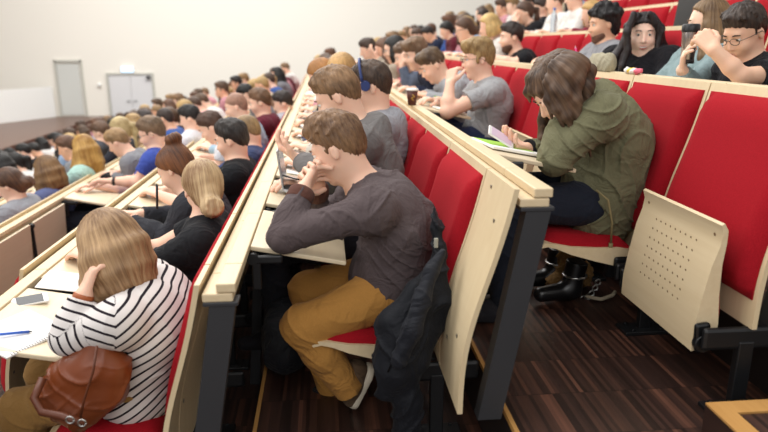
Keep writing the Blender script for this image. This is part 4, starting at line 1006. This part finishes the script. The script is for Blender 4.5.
P_(6, 9, 'person in white top next to the blonde woman in maroon', (574, -2), hpitch=.2, s=1.12, h=.012, hair=('short', '5a4432'), top='dcdad6', pants='20242e', detail=False)
P_(6, 10, 'person in white shirt behind the plastic bottle', (554, 3), hpitch=.2, s=1.12, h=.012, hair=('short', '6a5038'), top='e2e0dc', pants='20242e', detail=False)
P_(6, 11, 'woman in black cardigan with brown ponytail, chin on her hand', (524, 13), hpitch=.25, s=1.2, female=True, h=.011, hair=('pony', '4b3527'), top='17161a', pants='20242e', detail=False, arms={'L': arm(v3(rx(6)-.66, sy(6, 11)-.2, rz(6)-.27), W(515, 24, Y=sy(6, 11)-.15), W(514, 17, Y=sy(6, 11)-.1), n=(.8, .3, 0), curl=.4)})
P_(6, 12, 'dark-haired man in black jacket behind the brown ponytail', (541, 9), hpitch=.2, s=1.14, h=.012, hair=('short', '33261f'), top='17171d', pants='20242e', detail=False)
# lower rows, left
wb = W(112, 181, Y=5.25); 
P_(1, 5, 'man in bright blue polo with glasses and wristwatch, arm stretched on the desk', (152, 134), hpitch=.35, s=1.12, h=.009, hair=('short', '6c5640'), top='3c4f9e', pants='20242e', sleeve=.6, glasses=M_GLASS_FRAME, arms={'L': arm(W(138, 182, Y=5.25), wb, curl=.4)})
P_(1, 7, 'dark-haired man in white shirt two seats beyond the blue polo', (190, 119), hpitch=.3, s=1.1, h=.011, hair=('short', '1c1715'), top='dcdce0', pants='20242e', detail=False)
P_(0, 5, 'woman with brown bun in light grey hooded sweatshirt at the left edge', (10, 186), hpitch=.5, s=1.12, female=True, h=.009, hair=('bun', '4a2f1f', dict(c2='7a5438')), top='8f9197', pants='20242e', hood=True, detail=False)
P_(0, 6, 'woman with brown bob in slate blue top', (47, 172), hpitch=.3, hyaw=-.4, s=1.14, female=True, h=.009, hair=('bob', '6b4a2c', dict(length=.17, c2='a07c4e')), top='5a6288', pants='20242e', detail=False)
P_(0, 7, 'woman with long golden blonde hair in mint green top', (84, 150), hpitch=.3, hyaw=-.6, s=1.16, female=True, h=.009, hair=('long', 'a8762e', dict(length=.3, c2='dcb468')), top='a9ccc2', pants='20242e', detail=False)
P_(0, 9, 'woman with pale blonde ponytail in dark top', (120, 130), hpitch=.3, s=1.16, female=True, h=.011, hair=('pony', 'b49a68', dict(c2='e2cf9c')), top='33343c', pants='20242e', detail=False)
P_(0, 10, 'woman with long sandy hair just beyond the pale ponytail', (133, 126), hpitch=.3, s=1.16, female=True, h=.011, hair=('long', '9a7644', dict(c2='cfae76')), top='a58a6c', pants='20242e', detail=False)
P_(0, 11, 'person with dark hair leaning in beyond the sandy-haired woman', (144, 121), hpitch=.35, s=1.14, h=.011, hair=('bob', '2a1d18', dict(length=.1)), top='4a3a38', pants='20242e', detail=False)
P_(-1, 10, 'brown-haired man in dark grey T-shirt below the blonde ponytail', (101, 133), hpitch=.3, hyaw=-.2, s=1.16, h=.011, hair=('short', '5a4230'), top='4c5058', pants='20242e', detail=False)
# ------------------------------------------------------------------ the crowd further off: a few poses, copied with their parts
TOPS = [('navy', '232a40'), ('black', '17181c'), ('grey', '7c7d82'), ('white', 'd6d4d0'), ('light blue', '8fa6c2'), ('maroon', '5c1f2c'), ('beige', 'b8a78e'), ('dark green', '2f4036'), ('pink', 'c08a92'), ('dark grey', '3c3d42'), ('blue', '3b5590')]
HAIRS = [('black-haired', '15120f'), ('dark brown-haired', '33261f'), ('brown-haired', '54402f'), ('light brown-haired', '7a6044'), ('blonde', 'a98c5c'), ('dark-haired', '241c18'), ('sandy-haired', '8a6e4a'), ('chestnut-haired', '5c3f2c'), ('brown-haired', '4a372a')]
POSES = []
for nm, hx, hz, pit, hy, fem, style, armk in [('a', -.5, .10, .35, 0, False, 'short', 'desk'), ('b', -.62, .02, .55, -.1, False, 'short', 'desk'), ('c', -.40, .17, .1, .1, False, 'quiff', 'desk'),
        ('d', -.52, .08, .3, 0, True, 'long', 'desk'), ('e', -.58, .04, .4, .15, True, 'pony', 'chin'), ('f', -.48, .10, .25, -.2, False, 'buzz', 'chin'), ('g', -.44, .13, .2, .1, True, 'bob', 'desk'), ('h', -.55, .06, .4, 0, True, 'bun', 'desk')]:
    POSES.append((hx, hz, pit, hy, fem, style, armk))
PROTO = {}
def crowd(n, k, pi, hair, top, label):
    hx, hz, pit, hy, fem, style, armk = POSES[pi]; hard = k > 11
    key = (pi, hard)
    if key not in PROTO:
        ar = desk_arms(n, k)
        hd = v3(rx(n)+hx, sy(n, k), rz(n)+hz+.02)
        if armk == 'chin':
            e = v3(rx(n)-.60, sy(n, k)-.12, rz(n)-.27); ar['L'] = arm(e, hd+v3(-.07, -.05, -.17), hd+v3(-.06, -.03, -.08), n=(.8, .4, 0), curl=.6)
        r, _ = person(label, base(n, k), seat_hip(n, k, -.33), hd, hpitch=pit, hyaw=hy, s=1.04, female=fem, h=.0115 if not hard else .015, hair=(style, hair[1]), top=top[1], pants='20242e', arms=ar, detail=False, amp=.003)
        PROTO[key] = r
    else:
        p0 = PROTO[key]; r = p0.copy(); COL.objects.link(r); r.location = base(n, k); r['label'] = label
        for ch in p0.children:
            c = ch.copy(); COL.objects.link(c); c.parent = r
    r['group'] = 'students in the crowd'
    for c in r.children:
        b = c.name.split('.')[0]; mt = {'hair': lambda: mat_hair(hair[1]), 'shirt': lambda: mat_cloth(top[1]), 'body': lambda: mat_skin(['ecc6ae', 'f0cdb6', 'e2b698'][k % 3])}.get(b)
        if mt: c.material_slots[0].link = 'OBJECT'; c.material_slots[0].material = mt()
    OCC.add((n, k))
SKIP |= {('desk', 4, 0)}
EMPTY = {(4, 0), (4, 2), (4, 3), (5, 0), (5, 5), (5, 6), (3, -1)}
EMPTY |= {(6, k) for k in range(0, 8)} | {(1, k) for k in range(0, 5)} | {(0, k) for k in range(0, 5)} | {(7, k) for k in (0, 1, 2, 3, 4, 5, 6, 7, 8, 11)} | {(-1, k) for k in range(0, 7)} | {(-2, k) for k in range(0, 9)}
for n in ROWS:
    for k in range(0, NSEAT-1):
        if (n, k) in OCC or (n, k) in EMPTY: continue
        u, vv = project((rx(n)-.5, sy(n, k), rz(n)+.08))
        if u < -12 or u > 790 or vv < -8 or vv > 440: continue
        r = random.Random(n*131+k*17+5)
        if r.random() < .07: continue
        pi = r.randrange(8); hair = r.choice(HAIRS); top = r.choice(TOPS)
        if n <= -1 and u < 62: hair = HAIRS[r.choice([0, 0, 5])]; 
        if (n, k) in ((0, 8), (1, 6), (1, 4)): top = TOPS[2]
        lab = '%s person in %s, %s' % (hair[0], top[0], place(n, k))
        if ('person', n, k) in SKIP: continue
        crowd(n, k, pi, hair, top, lab)
make_seats(OCC, SKIP); make_desks(OCC, SKIP); make_rails()
# ------------------------------------------------------------------ things on desks, seats and floor
def on_desk(n, k, dx=.16, dy=0., h=0.):
    X = rx(n-1)+.10+dx; Z = rz(n-1)-.012-.0275-.2035*(dx-.165)+h*1.02; return v3(X, sy(n, k)+dy, Z)
TILT = math.radians(11.5)
PAPER = mat_plain('white_paper', 'f0eeea', .7, var=.01); PHONEW = mat_plain('phone_white', 'e6e4e0', .25); SCREEN = mat_plain('dark_screen', '1a1c20', .1)
def slab(name, label, cat, n, k, dx, dy, size, mats, rotz=0, h=0, group=None, extra=None, parent_thing=True):
    p = on_desk(n, k, dx, dy, size[2]/2+.0015+h); m = MB(); m.box((0, 0, 0), size, min(size)*.3)
    if extra: m.mi = 1; extra(m)
    o = m.build(name, mats, loc=tuple(p)); o.rotation_euler = (0, TILT, rotz); tag(o, label, cat, group); return o
# near desk of the striped woman
def rings(m):
    for i in range(22): m.tube([(.095+.004, -.1+.0095*i, -.004), (.099, -.1+.0095*i, .005), (.09, -.1+.0095*i, .006)], .0012, 5)
nb = slab('notebook', 'open white spiral notebook on the near left desk', 'notebook', 2, 0, .13, -.13, (.2, .24, .008), [PAPER, mat_plain('wire', '77777a', .3, .8)], rotz=-.5, extra=rings)
LINES = mat_plain('printed_lines', 'b9bcc6', .8)
pn = on_desk(2, 0, .12, -.16, .016)
def pen(name, label, p, d, col, L=.14, r=.0045, tip='202020', group=None):
    d = unit(d); t = thing(name, label, 'pen', p, 0, group); m = MB(); m.tube([-d*L/2, d*L*.42], r, 8); m.build('barrel', mat_plain('pen_'+col, col, .3), t)
    m = MB(); m.tube([d*L*.42, d*L*.5], [r*.8, .001], 8); m.build('tip', mat_plain('pentip_'+tip, tip, .4), t); return t
pen('ballpoint_pen', 'blue ballpoint pen lying on the white spiral notebook', pn, (.8, .5, -.16), '2f62c4', .13, .005)
ph = slab('smartphone', 'white smartphone lying at the left edge beside the spiral notebook', 'phone', 2, 0, .06, .13, (.065, .125, .008), [PHONEW, SCREEN], rotz=-1.1, extra=lambda m: m.box((0, 0, .0042), (.058, .09, .001)))
slab('paper_sheet', 'white sheets on the desk behind the striped woman\'s head', 'paper', 2, 0, .12, .36, (.21, .2, .004), [PAPER], rotz=.1)
slab('paper_sheet', 'white paper in front of the blonde bun woman', 'paper', 2, 1, .15, .12, (.2, .28, .004), [PAPER], rotz=.1, h=.0)
slab('paper_sheet', 'white paper under the auburn-haired writer\'s hands', 'paper', 2, 2, .15, .0, (.2, .28, .004), [PAPER], rotz=.15)
a_ = INFO[(2, 2)]['A']['R']['w']+INFO[(2, 2)]['P']; pen('felt_pen', 'dark pen held upright by the auburn-haired woman', W(157, 196, Y=3.1), (.1, -.1, 1), '1c1d22', .13, .006)
# brown leather shoulder bag on the striped woman's lap
LEATH = mat_plain('cognac_leather', '7c3d1c', .38, spec=.5, var=.22, scale=9, bump=.3, bscale=18); LEATHD = mat_plain('dark_leather', '5c2c14', .45, var=.1)
c = W(84, 372, Y=1.98); t = thing('shoulder_bag', 'brown leather shoulder bag held on the lap of the striped woman', 'bag', c)
v = Vol(); q = lambda u, vv, y=1.80: W(u, vv, Y=y+.18)-c
for pts, rs in (([q(99, 340), q(92, 366), q(82, 400)], [.022, .06, .075]), ([q(99, 342), q(114, 368), q(112, 386)], [.02, .045, .05]), ([q(96, 345), q(68, 374), q(54, 396)], [.02, .045, .045]), ([q(54, 394), q(80, 410), q(104, 396)], [.045, .05, .05])): v.chain(pts, rs, .05)
V, F = v.mesh(.006); nn = vnormals(V, F); V = fold_disp(V, nn, .007, 2, 1.7); mesh_obj('bag_body', np_mesh('bag_body', V, F), LEATH, t)
m = MB(); m.tube([q(43, 378, 1.74), q(34, 398, 1.7), (q(42, 412, 1.68)), q(62, 416, 1.66), q(84, 424, 1.64)], .013, 10); m.build('strap', LEATHD, t, smooth=True)
m = MB(); m.tube([q(97, 346, 1.71), q(93, 372, 1.69), q(84, 400, 1.69), q(80, 420, 1.68)], .004, 8); m.build('seam', LEATHD, t)
for u, vv in ((70, 420), (82, 423)):
    m = MB(); cc = q(u, vv, 1.62); m.tube([cc+v3(.012*math.cos(w_), 0, .012*math.sin(w_)) for w_ in [i*math.pi/6 for i in range(13)]], .0028, 6); m.build('ring', M_METAL, t)
# main row: laptop, papers
c = on_desk(3, 1, .1, .0); t = thing('laptop', 'open silver laptop on the desk in front of the grey hooded man', 'laptop', c, 0)
SILV = mat_plain('silver_case', 'b9bcc0', .35, .6)
m = MB(); m.box((.06, .09, .009), (.19, .28, .014), .003, Matrix.Rotation(TILT, 3, 'Y')); m.build('keyboard_base', SILV, t)
m = MB()
for i in range(5):
    for j in range(11): m.box((-.0+.022*i, -.03+.023*j, .03-.0045*i), (.017, .018, .003))
m.build('keys', mat_plain('laptop_keys', '55565a', .5), t)
m = MB(); m.box((-.045, .09, .12), (.008, .28, .19), .002, Matrix.Rotation(-.12, 3, 'Y')); s1 = m.build('screen_lid', SILV, t)
m = MB(); m.box((-.0405, .09, .12), (.002, .26, .165), 0, Matrix.Rotation(-.12, 3, 'Y')); m.build('display', mat_plain('display_grey', '8d97a4', .2), s1)
slab('paper_sheet', 'white papers beside the laptop of the grey hooded man', 'paper', 3, 1, .17, -.14, (.2, .16, .004), [PAPER], rotz=-.1)
slab('smartphone', 'dark phone held over the papers by the grey hooded man', 'phone', 3, 1, .12, -.02, (.06, .12, .008), [SCREEN, SCREEN], rotz=.6, h=.08)
for k in range(2, 14):
    r = random.Random(k*5)
    slab('paper_sheet', 'white papers on the desk at the %s' % place(3, k), 'paper', 3, k, .14+r.uniform(-.03, .03), r.uniform(-.1, .1), (.2, .3, .005), [PAPER], rotz=r.uniform(-.4, .4), group='papers on desks')
for n in (4, 2, 1, 0, -1):
    for k in range(3, 13):
        r = random.Random(k*7+n)
        if (n, k) not in OCC or r.random() < .35 or (n, k) in ((4, 4), (4, 6)): continue
        slab('paper_sheet', 'white papers on the desk at the %s' % place(n, k), 'paper', n, k, .14+r.uniform(-.03, .03), r.uniform(-.1, .1), (.2, .28, .005), [PAPER], rotz=r.uniform(-.4, .4), group='papers on desks')
slab('book', 'blue and grey hardback lying on the desk beyond the light grey hoodie', 'book', 3, 4, .2, -.15, (.17, .22, .03), [mat_plain('navy_cover', '2a3557', .5)], rotz=.3)
# green parka woman's desk
GREEN = mat_plain('lime_cover', '9ccf3f', .5)
nbk = slab('notebook', 'white pad with lime green cover on the green parka woman\'s desk', 'notebook', 4, 1, .12, .0, (.24, .26, .012), [PAPER, GREEN], rotz=.12, extra=lambda m: m.box((-.01, .03, .0068), (.2, .2, .0016)))
p = W(501, 137, Y=2.6); t = thing('smartphone', 'white smartphone with bright screen in the hand of the green parka woman', 'phone', p, 0)
Rp = Matrix.Rotation(.55, 3, 'Y') @ Matrix.Rotation(.5, 3, 'X')
m = MB(); m.box((0, 0, 0), (.125, .066, .009), .003, Rp); m.build('phone_case', PHONEW, t)
DISP = new_mat('phone_display'); DISP[2].inputs['Base Color'].default_value = srgb('b8a0b0'); DISP[2].inputs['Emission Color'].default_value = srgb('c8b8c8'); DISP[2].inputs['Emission Strength'].default_value = .35; DISP[2].inputs['Roughness'].default_value = .15
m = MB(); m.box(tuple(Rp @ Vector((0, 0, .0052))), (.1, .058, .001), 0, Rp); m.build('display', DISP[0], t)
# smiling fair-haired man's desk and rail
slab('notebook', 'open notebook under the elbow of the smiling fair-haired man', 'notebook', 4, 4, .2, -.06, (.2, .28, .012), [PAPER], rotz=.15)
rz3 = rz(3)
def rail_pt(n, u, h=0):      # on the rail of row n at picture column u
    X = rx(n)+.045; lo, hi = .5, 30
    for _ in range(50):
        md = (lo+hi)/2
        if abs(project((X, md, rz(n)))[0]-328) > abs(u-328): lo = md
        else: hi = md
    return v3(X, lo, rz(n)+h)
p = rail_pt(3, 412); t = thing('coffee_cup', 'paper coffee cup with brown sleeve standing on the desk rail', 'cup', p)
m = MB(); m.lathe([(.027, 0), (.04, .1)], seg=24); m.build('cup_body', mat_plain('brown_cup', '54261c', .5), t)
m = MB(); m.lathe([(.0415, .098), (.043, .1), (.043, .108), (.038, .112), (.036, .106)]); m.build('lid', PHONEW, t)
m = MB()
for zz, yy in ((.06, -.01), (.05, .0), (.065, .008), (.04, .006)): m.box((-.0335 if False else .0, 0, 0), (.001, .001, .001))
m.bm.clear(); m.tube([(.004, -.036, .035), (-.01, -.0365, .05), (.012, -.0385, .062), (-.004, -.0395, .074)], .004, 6); m.build('printed_mark', mat_plain('yellow_print', 'c8a24a', .5), t)
p = on_desk(4, 5, .2, -.15, .028); t = thing('pencil_case', 'open black pencil case with a yellow pen inside, beside the coffee cup', 'pencil case', p); t.rotation_euler = (0, TILT, .3)
v = Vol(); v.cap(v3(0, -.1, 0), v3(0, .1, 0), .032, .032, .02); V, F = v.mesh(.007); V[:, 2] *= .75; mesh_obj('case_body', np_mesh('case_body', V, F), mat_cloth('1a1b20'), t)
m = MB(); m.tube([(.01, -.07, .027), (-.005, .07, .03)], .007, 8); m.build('yellow_pen', mat_plain('yellow_pen', 'e0c02c', .4), t); m = MB(); m.tube([(-.008, -.06, .028), (-.015, .06, .03)], .005, 8); m.build('green_pen', mat_plain('green_pen', '58a038', .4), t)
slab('notebook', 'white notepad on the desk of the dark navy jacket man', 'notebook', 4, 6, .16, 0, (.2, .26, .012), [PAPER], rotz=.2)
# smiling woman's row: rail of row 4
p = rail_pt(4, 601, 0); t = thing('pouch', 'beige cloth pouch standing on the desk rail before the curly-haired man', 'pouch', p)
v = Vol(); v.cap(v3(0, -.09, .035), v3(0, .09, .035), .036, .036, .02, flat=(v3(0, 0, 1), .6)); V, F = v.mesh(.006); nn = vnormals(V, F); V = fold_disp(V, nn, .006, 1, 2.); V[:, 2] = np.maximum(V[:, 2], .0); mesh_obj('pouch_body', np_mesh('pouch_body', V, F), mat_cloth('a39c86'), t)
m = MB(); m.tube([(-.0, -.1, .075), (.0, 0, .08), (.0, .1, .078)], .004, 6); m.build('zip', mat_plain('zip_brass', '9a8a60', .4, .6), t)
p = rail_pt(4, 633, 0); t = thing('sweet_wrapper', 'small pile of pink, white and yellow wrappers on the rail by the smiling woman', 'wrappers', p)
v = Vol()
for i, cl in enumerate(('e06a80', 'f0ece6', 'e8c040', 'f0ece6')):
    m = MB(); v = Vol(); v.ell(v3(0, -.05+.035*i, .016), v3(.025, .024, .016)); V, F = v.mesh(.006); V = fold_disp(V, vnormals(V, F), .006, i, 3); mesh_obj('wrapper', np_mesh('wrapper', V, F), mat_plain('wrap_'+cl, cl, .5), t)
Ym = sy(5, 2)-.33
p = W(687, 62, Y=Ym); t = thing('travel_mug', 'stainless steel travel mug with black lid held up by the long-haired woman', 'mug', p)
m = MB(); m.lathe([(.028, 0), (.032, .004), (.041, .15), (.041, .152)], seg=28); m.build('steel_body', mat_plain('brushed_steel', 'a8a09e', .25, .9), t)
m = MB(); m.lathe([(.0435, .15), (.0445, .155), (.0445, .185), (.04, .19), (.036, .192)], seg=28); m.build('lid', BLACK, t)
m = MB(); m.lathe([(.033, -.008), (.0345, .0), (.034, .012)], seg=28); m.build('base_ring', BLACK, t)
pen('pencil', 'yellow pencil held by the man in black shirt', W(747, 72, Y=sy(5, 1)-.04), (.12, 0, 1), 'e8b02a', .12, .006, 'f0e0c0')
pen('ballpoint_pen', 'pink pen held upright by the curly-haired man', W(577, 57, Y=sy(5, 4)-.1), (-.25, 0, 1), 'e03a8c', .16, .006, 'f4f4f4')
p = rail_pt(5, 553, 0); t = thing('water_bottle', 'clear plastic water bottle standing on the rail above the empty seats', 'bottle', p)
g_ = new_mat('clear_plastic'); g_[2].inputs['Transmission Weight'].default_value = .75; g_[2].inputs['Roughness'].default_value = .12; g_[2].inputs['IOR'].default_value = 1.2; g_[2].inputs['Base Color'].default_value = srgb('dfe8f0')
m = MB(); m.lathe([(.034, 0), (.038, .01), (.036, .08), (.038, .09), (.038, .15), (.03, .19), (.014, .215), (.014, .23)]); m.build('bottle_body', g_[0], t); m = MB(); m.lathe([(.016, .228), (.016, .25), (.001, .252)]); m.build('cap', mat_plain('blue_cap', '3a6ac0', .4), t)
p = rail_pt(5, 679, 0); t = thing('laptop', 'black laptop lid standing open in the row behind the travel mug', 'laptop', p+v3(.05, 0, -.02))
m = MB(); m.box((.02, 0, .115), (.012, .36, .23), .004, Matrix.Rotation(.1, 3, 'Y')); m.build('screen_lid', BLACK, t); m = MB(); m.box((.13, 0, .008), (.23, .36, .014), .003); m.build('keyboard_base', BLACK, t)
p = rail_pt(5, 697, 0); t = thing('drink_carton', 'small orange and dark patterned carton on the rail beside the black laptop', 'carton', p)
m = MB(); m.box((0, 0, .06), (.03, .1, .12), .004); m.build('carton_body', mat_plain('carton_orange', 'b0683a', .5), t); m = MB(); m.box((0, 0, .065), (.033, .07, .085), .002); m.build('picture_panel', mat_plain('carton_picture', '3b4a5c', .5), t)
p = on_desk(1, 6, .1, -.1, .03); m = MB(); v = Vol(); v.cap(v3(0, -.06, 0), v3(0, .06, 0), .04, .035, .02); V, F = v.mesh(.008); o = mesh_obj('pouch', np_mesh('pouch', V, F), mat_cloth('16171b')); o.location = tuple(p); tag(o, 'small black pouch on the desk beyond the blue polo man\'s arm', 'pouch')
# headphones
I = INFO[(3, 2)]; H, R, hs = I['H'], I['R'], I['hs']; gg = lambda x, y, z: R@(v3(x, y, z)*hs)
t = thing('headphones', 'blue headphones worn by the dark-haired man in light grey hoodie', 'headphones', H)
BLU = mat_plain('headband_blue', '24386e', .4)
m = MB(); m.tube([gg(.03, .1*math.cos(a), .045+.115*math.sin(a)) for a in [math.pi*i/16 for i in range(17)]], .008, 8); m.build('headband', BLU, t, smooth=True)
for sd in (-1, 1):
    m = MB(); m.tube([gg(.02, sd*.078, .02), gg(.02, sd*.105, .02)], [.03, .026], 18); m.build('ear_cup', BLU, t)
# watches
for (key, q_, lab) in (((1, 5), 'L', 'wristwatch on the outstretched arm of the blue polo man'), ((4, 5), 'L', 'silver wristwatch of the young man with the undercut')):
    I = INFO[key]; a = I['A'][q_]; d = unit(a['w']-a['e']); c = a['w']-d*.02+I['P']; m = MB(); m.tube([-d*.011, d*.011], [.036, .036], 18); o = m.build('wristwatch', M_METAL if key[0] == 4 else BLACK, loc=tuple(c), smooth=True); tag(o, lab, 'watch')
# jacket hung over the seat beside the man in mustard trousers
JK = mat_cloth('14161c', rough=.7, fold=.6); JK2 = mat_cloth('191b22', rough=.7, fold=.6)
c = v3(.33, 2.12, fl(3)+.45); t = thing('jacket', 'dark navy jacket draped over the seat edge behind the man in mustard trousers', 'jacket', c)
q = lambda u, vv, y=2.08: W(u, vv, Y=y)-c
v = Vol()
for pts, rs in (([q(434, 208, 2.14), q(436, 228, 2.12), q(440, 250, 2.09)], [.006, .016, .02]), ([q(440, 250, 2.09), q(432, 290, 2.05), q(425, 330, 2.02), q(418, 352, 2.0)], [.02, .035, .045, .04]),
                ([q(438, 262, 2.1), q(415, 290, 2.02), q(392, 322, 1.98), q(386, 362, 1.97)], [.02, .03, .045, .05]), ([q(440, 270, 2.06), q(442, 300, 2.04), q(438, 325, 2.04)], [.02, .035, .03]),
                ([q(425, 300, 2.0), q(405, 335, 1.96), q(396, 372, 1.95), q(386, 392, 1.96)], [.03, .05, .05, .035]), ([q(428, 330, 2.0), q(415, 360, 1.98), q(398, 388, 1.98)], [.035, .045, .03]),
                ([q(400, 375, 1.98), q(408, 400, 1.98), q(406, 445, 1.98)], [.045, .05, .055])): v.chain(pts, rs, .035)
V, F = v.mesh(.005); nn = vnormals(V, F); V = fold_disp(V, nn, .008, 3, 1.3); mesh_obj('jacket_body', np_mesh('jacket_body', V, F), JK, t)
v = Vol(); v.chain([q(443, 252, 2.0), q(431, 272, 1.97), q(422, 300, 1.93), q(412, 330, 1.9), q(398, 362, 1.89)], [.012, .024, .03, .034, .026], .02); V, F = v.mesh(.005); V = fold_disp(V, vnormals(V, F), .006, 6, 1.6); mesh_obj('sleeve', np_mesh('sleeve', V, F), JK2, t)
m = MB(); m.box(tuple(q(436, 243, 2.05)), (.014, .01, .035), .003); m.build('label', mat_plain('jacket_label', '9b9a8e', .6), t)
m = MB(); m.tube([q(436, 255, 2.02), q(423, 290, 1.95), (q(408, 325, 1.9)), q(388, 372, 1.9)], .0035, 6); m.build('zip', mat_plain('zip_dark', '0f1013', .4), t)
# backpack on the floor in front of him
c = W(285, 378, Z=fl(3)+.02); t = thing('backpack', 'black backpack on the floor before the man in mustard trousers', 'bag', c)
v = Vol(); v.cap(v3(0, .06, .1), v3(0, .3, .1), .1, .1, .05); v.cap(v3(-.02, .08, .2), v3(-.02, .28, .2), .07, .07, .06); v.plane(v3(0, 0, .0), v3(0, 0, -1), .01); V, F = v.mesh(.009); V = fold_disp(V, vnormals(V, F), .008, 3, 1.6); mesh_obj('bag_body', np_mesh('bag_body', V, F), mat_cloth('1d1f24', rough=.6), t)
m = MB(); m.tube([(.07, .05, .22), (.13, .02, .15), (.12, .03, .04)], .012, 8); m.build('strap', mat_cloth('2b2e34'), t, smooth=True)
# things on the floor under the parka woman
bo = W(560, 288, Z=fl(4)+.02)
t = thing('ankle_boots', 'black ankle boots with shiny metal straps under the green parka woman\'s seat', 'boots', bo)
for i, (u, vv, Yd) in enumerate(((543, 282, 0), (560, 296, 0))):
    pp = W(u, vv, Z=fl(4)+.03)-bo; v = Vol(); v.cap(pp+v3(.05, 0, .03), pp+v3(-.1, -.02, .02), .045, .035, .03); v.cap(pp+v3(.05, 0, .04), pp+v3(.07, 0, .17), .045, .05, .03, cutB=0); v.plane(pp+v3(0, 0, -.03), v3(0, 0, -1), .01); V, F = v.mesh(.007)
    b_ = mesh_obj('boot', np_mesh('boot', V, F), mat_plain('boot_leather', '121214', .3), t)
    m = MB(); m.tube([tuple(pp+v3(.062+.052*math.cos(w_), .052*math.sin(w_), .1+.004*(k_ % 2))) for k_, w_ in enumerate([i*math.pi/12 for i in range(25)])], .006, 6)
    m.build('studded_strap', M_METAL, b_)
c = W(570, 283, Z=fl(4)+.05); t = thing('fur_bag', 'brown and tan cloth bag with metal chain lying on the floor under the parka woman', 'bag', c)
v = Vol(); v.cap(v3(-.06, 0, .0), v3(.06, .05, .02), .06, .07, .04); v.cap(v3(0, 0, .05), v3(-.03, .05, .13), .05, .04, .04); v.plane(v3(0, 0, -.045), v3(0, 0, -1), .01); V, F = v.mesh(.007); V = fold_disp(V, vnormals(V, F), .012, 4, 2.2); mesh_obj('bag_body', np_mesh('bag_body', V, F), mat_cloth('7a5c34'), t)
m = MB()
for j in range(14):
    a = j/13; cc = v3(-.1+.2*a, -.075-.02*math.sin(a*9), .0+.05*math.sin(a*7)); m.tube([cc+v3(.013*math.cos(w_), .004*math.sin(w_*2), .013*math.sin(w_)) for w_ in [i*math.pi/4 for i in range(9)]], .004, 5)
m.build('chain', M_METAL, t)
m = MB(); m.tube([(.04, -.1, -.03), (.1, -.13, -.035), (.17, -.1, -.03), (.2, -.06, -.03)], .009, 8); m.build('strap', mat_plain('cream_strap', 'b5a890', .6), t)
# ------------------------------------------------------------------ light and camera
w = bpy.data.worlds.new('hall_light'); sc.world = w; w.use_nodes = True
bg = w.node_tree.nodes['Background']; bg.inputs[0].default_value = (1, .985, .97, 1); bg.inputs[1].default_value = .62
def area(name, loc, size, power, rot=(0, 0, 0), col=(1, .975, .945)):
    l = bpy.data.lights.new(name, 'AREA'); l.shape = 'RECTANGLE'; l.size, l.size_y = size; l.energy = power; l.color = col
    o = bpy.data.objects.new(name, l); COL.objects.link(o); o.location = loc; o.rotation_euler = rot; return o
area('ceiling_light', (-2, 7, 6.5), (7, 12), 950)
area('ceiling_light', (-4, 19, 6.5), (14, 6), 1680)
area('fill_light', (-9, 3, 4.5), (10, 4), 420, (0, math.radians(-68), 0), (1, .985, .97))  # added fill from the left, no window there; lifts faces turned to the stage
area('fill_light', (-1, -5, 4), (9, 4), 260, (math.radians(62), 0, 0), (1, .985, .97))  # added fill behind the camera, brightens the sides turned to it
cd = bpy.data.cameras.new('camera'); co_ = bpy.data.objects.new('camera', cd); COL.objects.link(co_); sc.camera = co_
cd.sensor_width = 36; cd.lens = FPX/768*36; cd.clip_start = .05; cd.clip_end = 200
Rm = Matrix([[CAM_R[i], CAM_U[i], -CAM_F[i]] for i in range(3)]); co_.matrix_world = Rm.to_4x4()
cd.dof.use_dof = True; cd.dof.focus_distance = 2.6; cd.dof.aperture_fstop = 1.9
sc.view_settings.view_transform = 'Standard'; sc.view_settings.look = 'None'; sc.view_settings.gamma = 1; sc.view_settings.exposure = .0
sc.cycles.use_denoising = True; sc.cycles.max_bounces = 6; sc.cycles.diffuse_bounces = 3; sc.cycles.glossy_bounces = 2; sc.cycles.use_adaptive_sampling = True
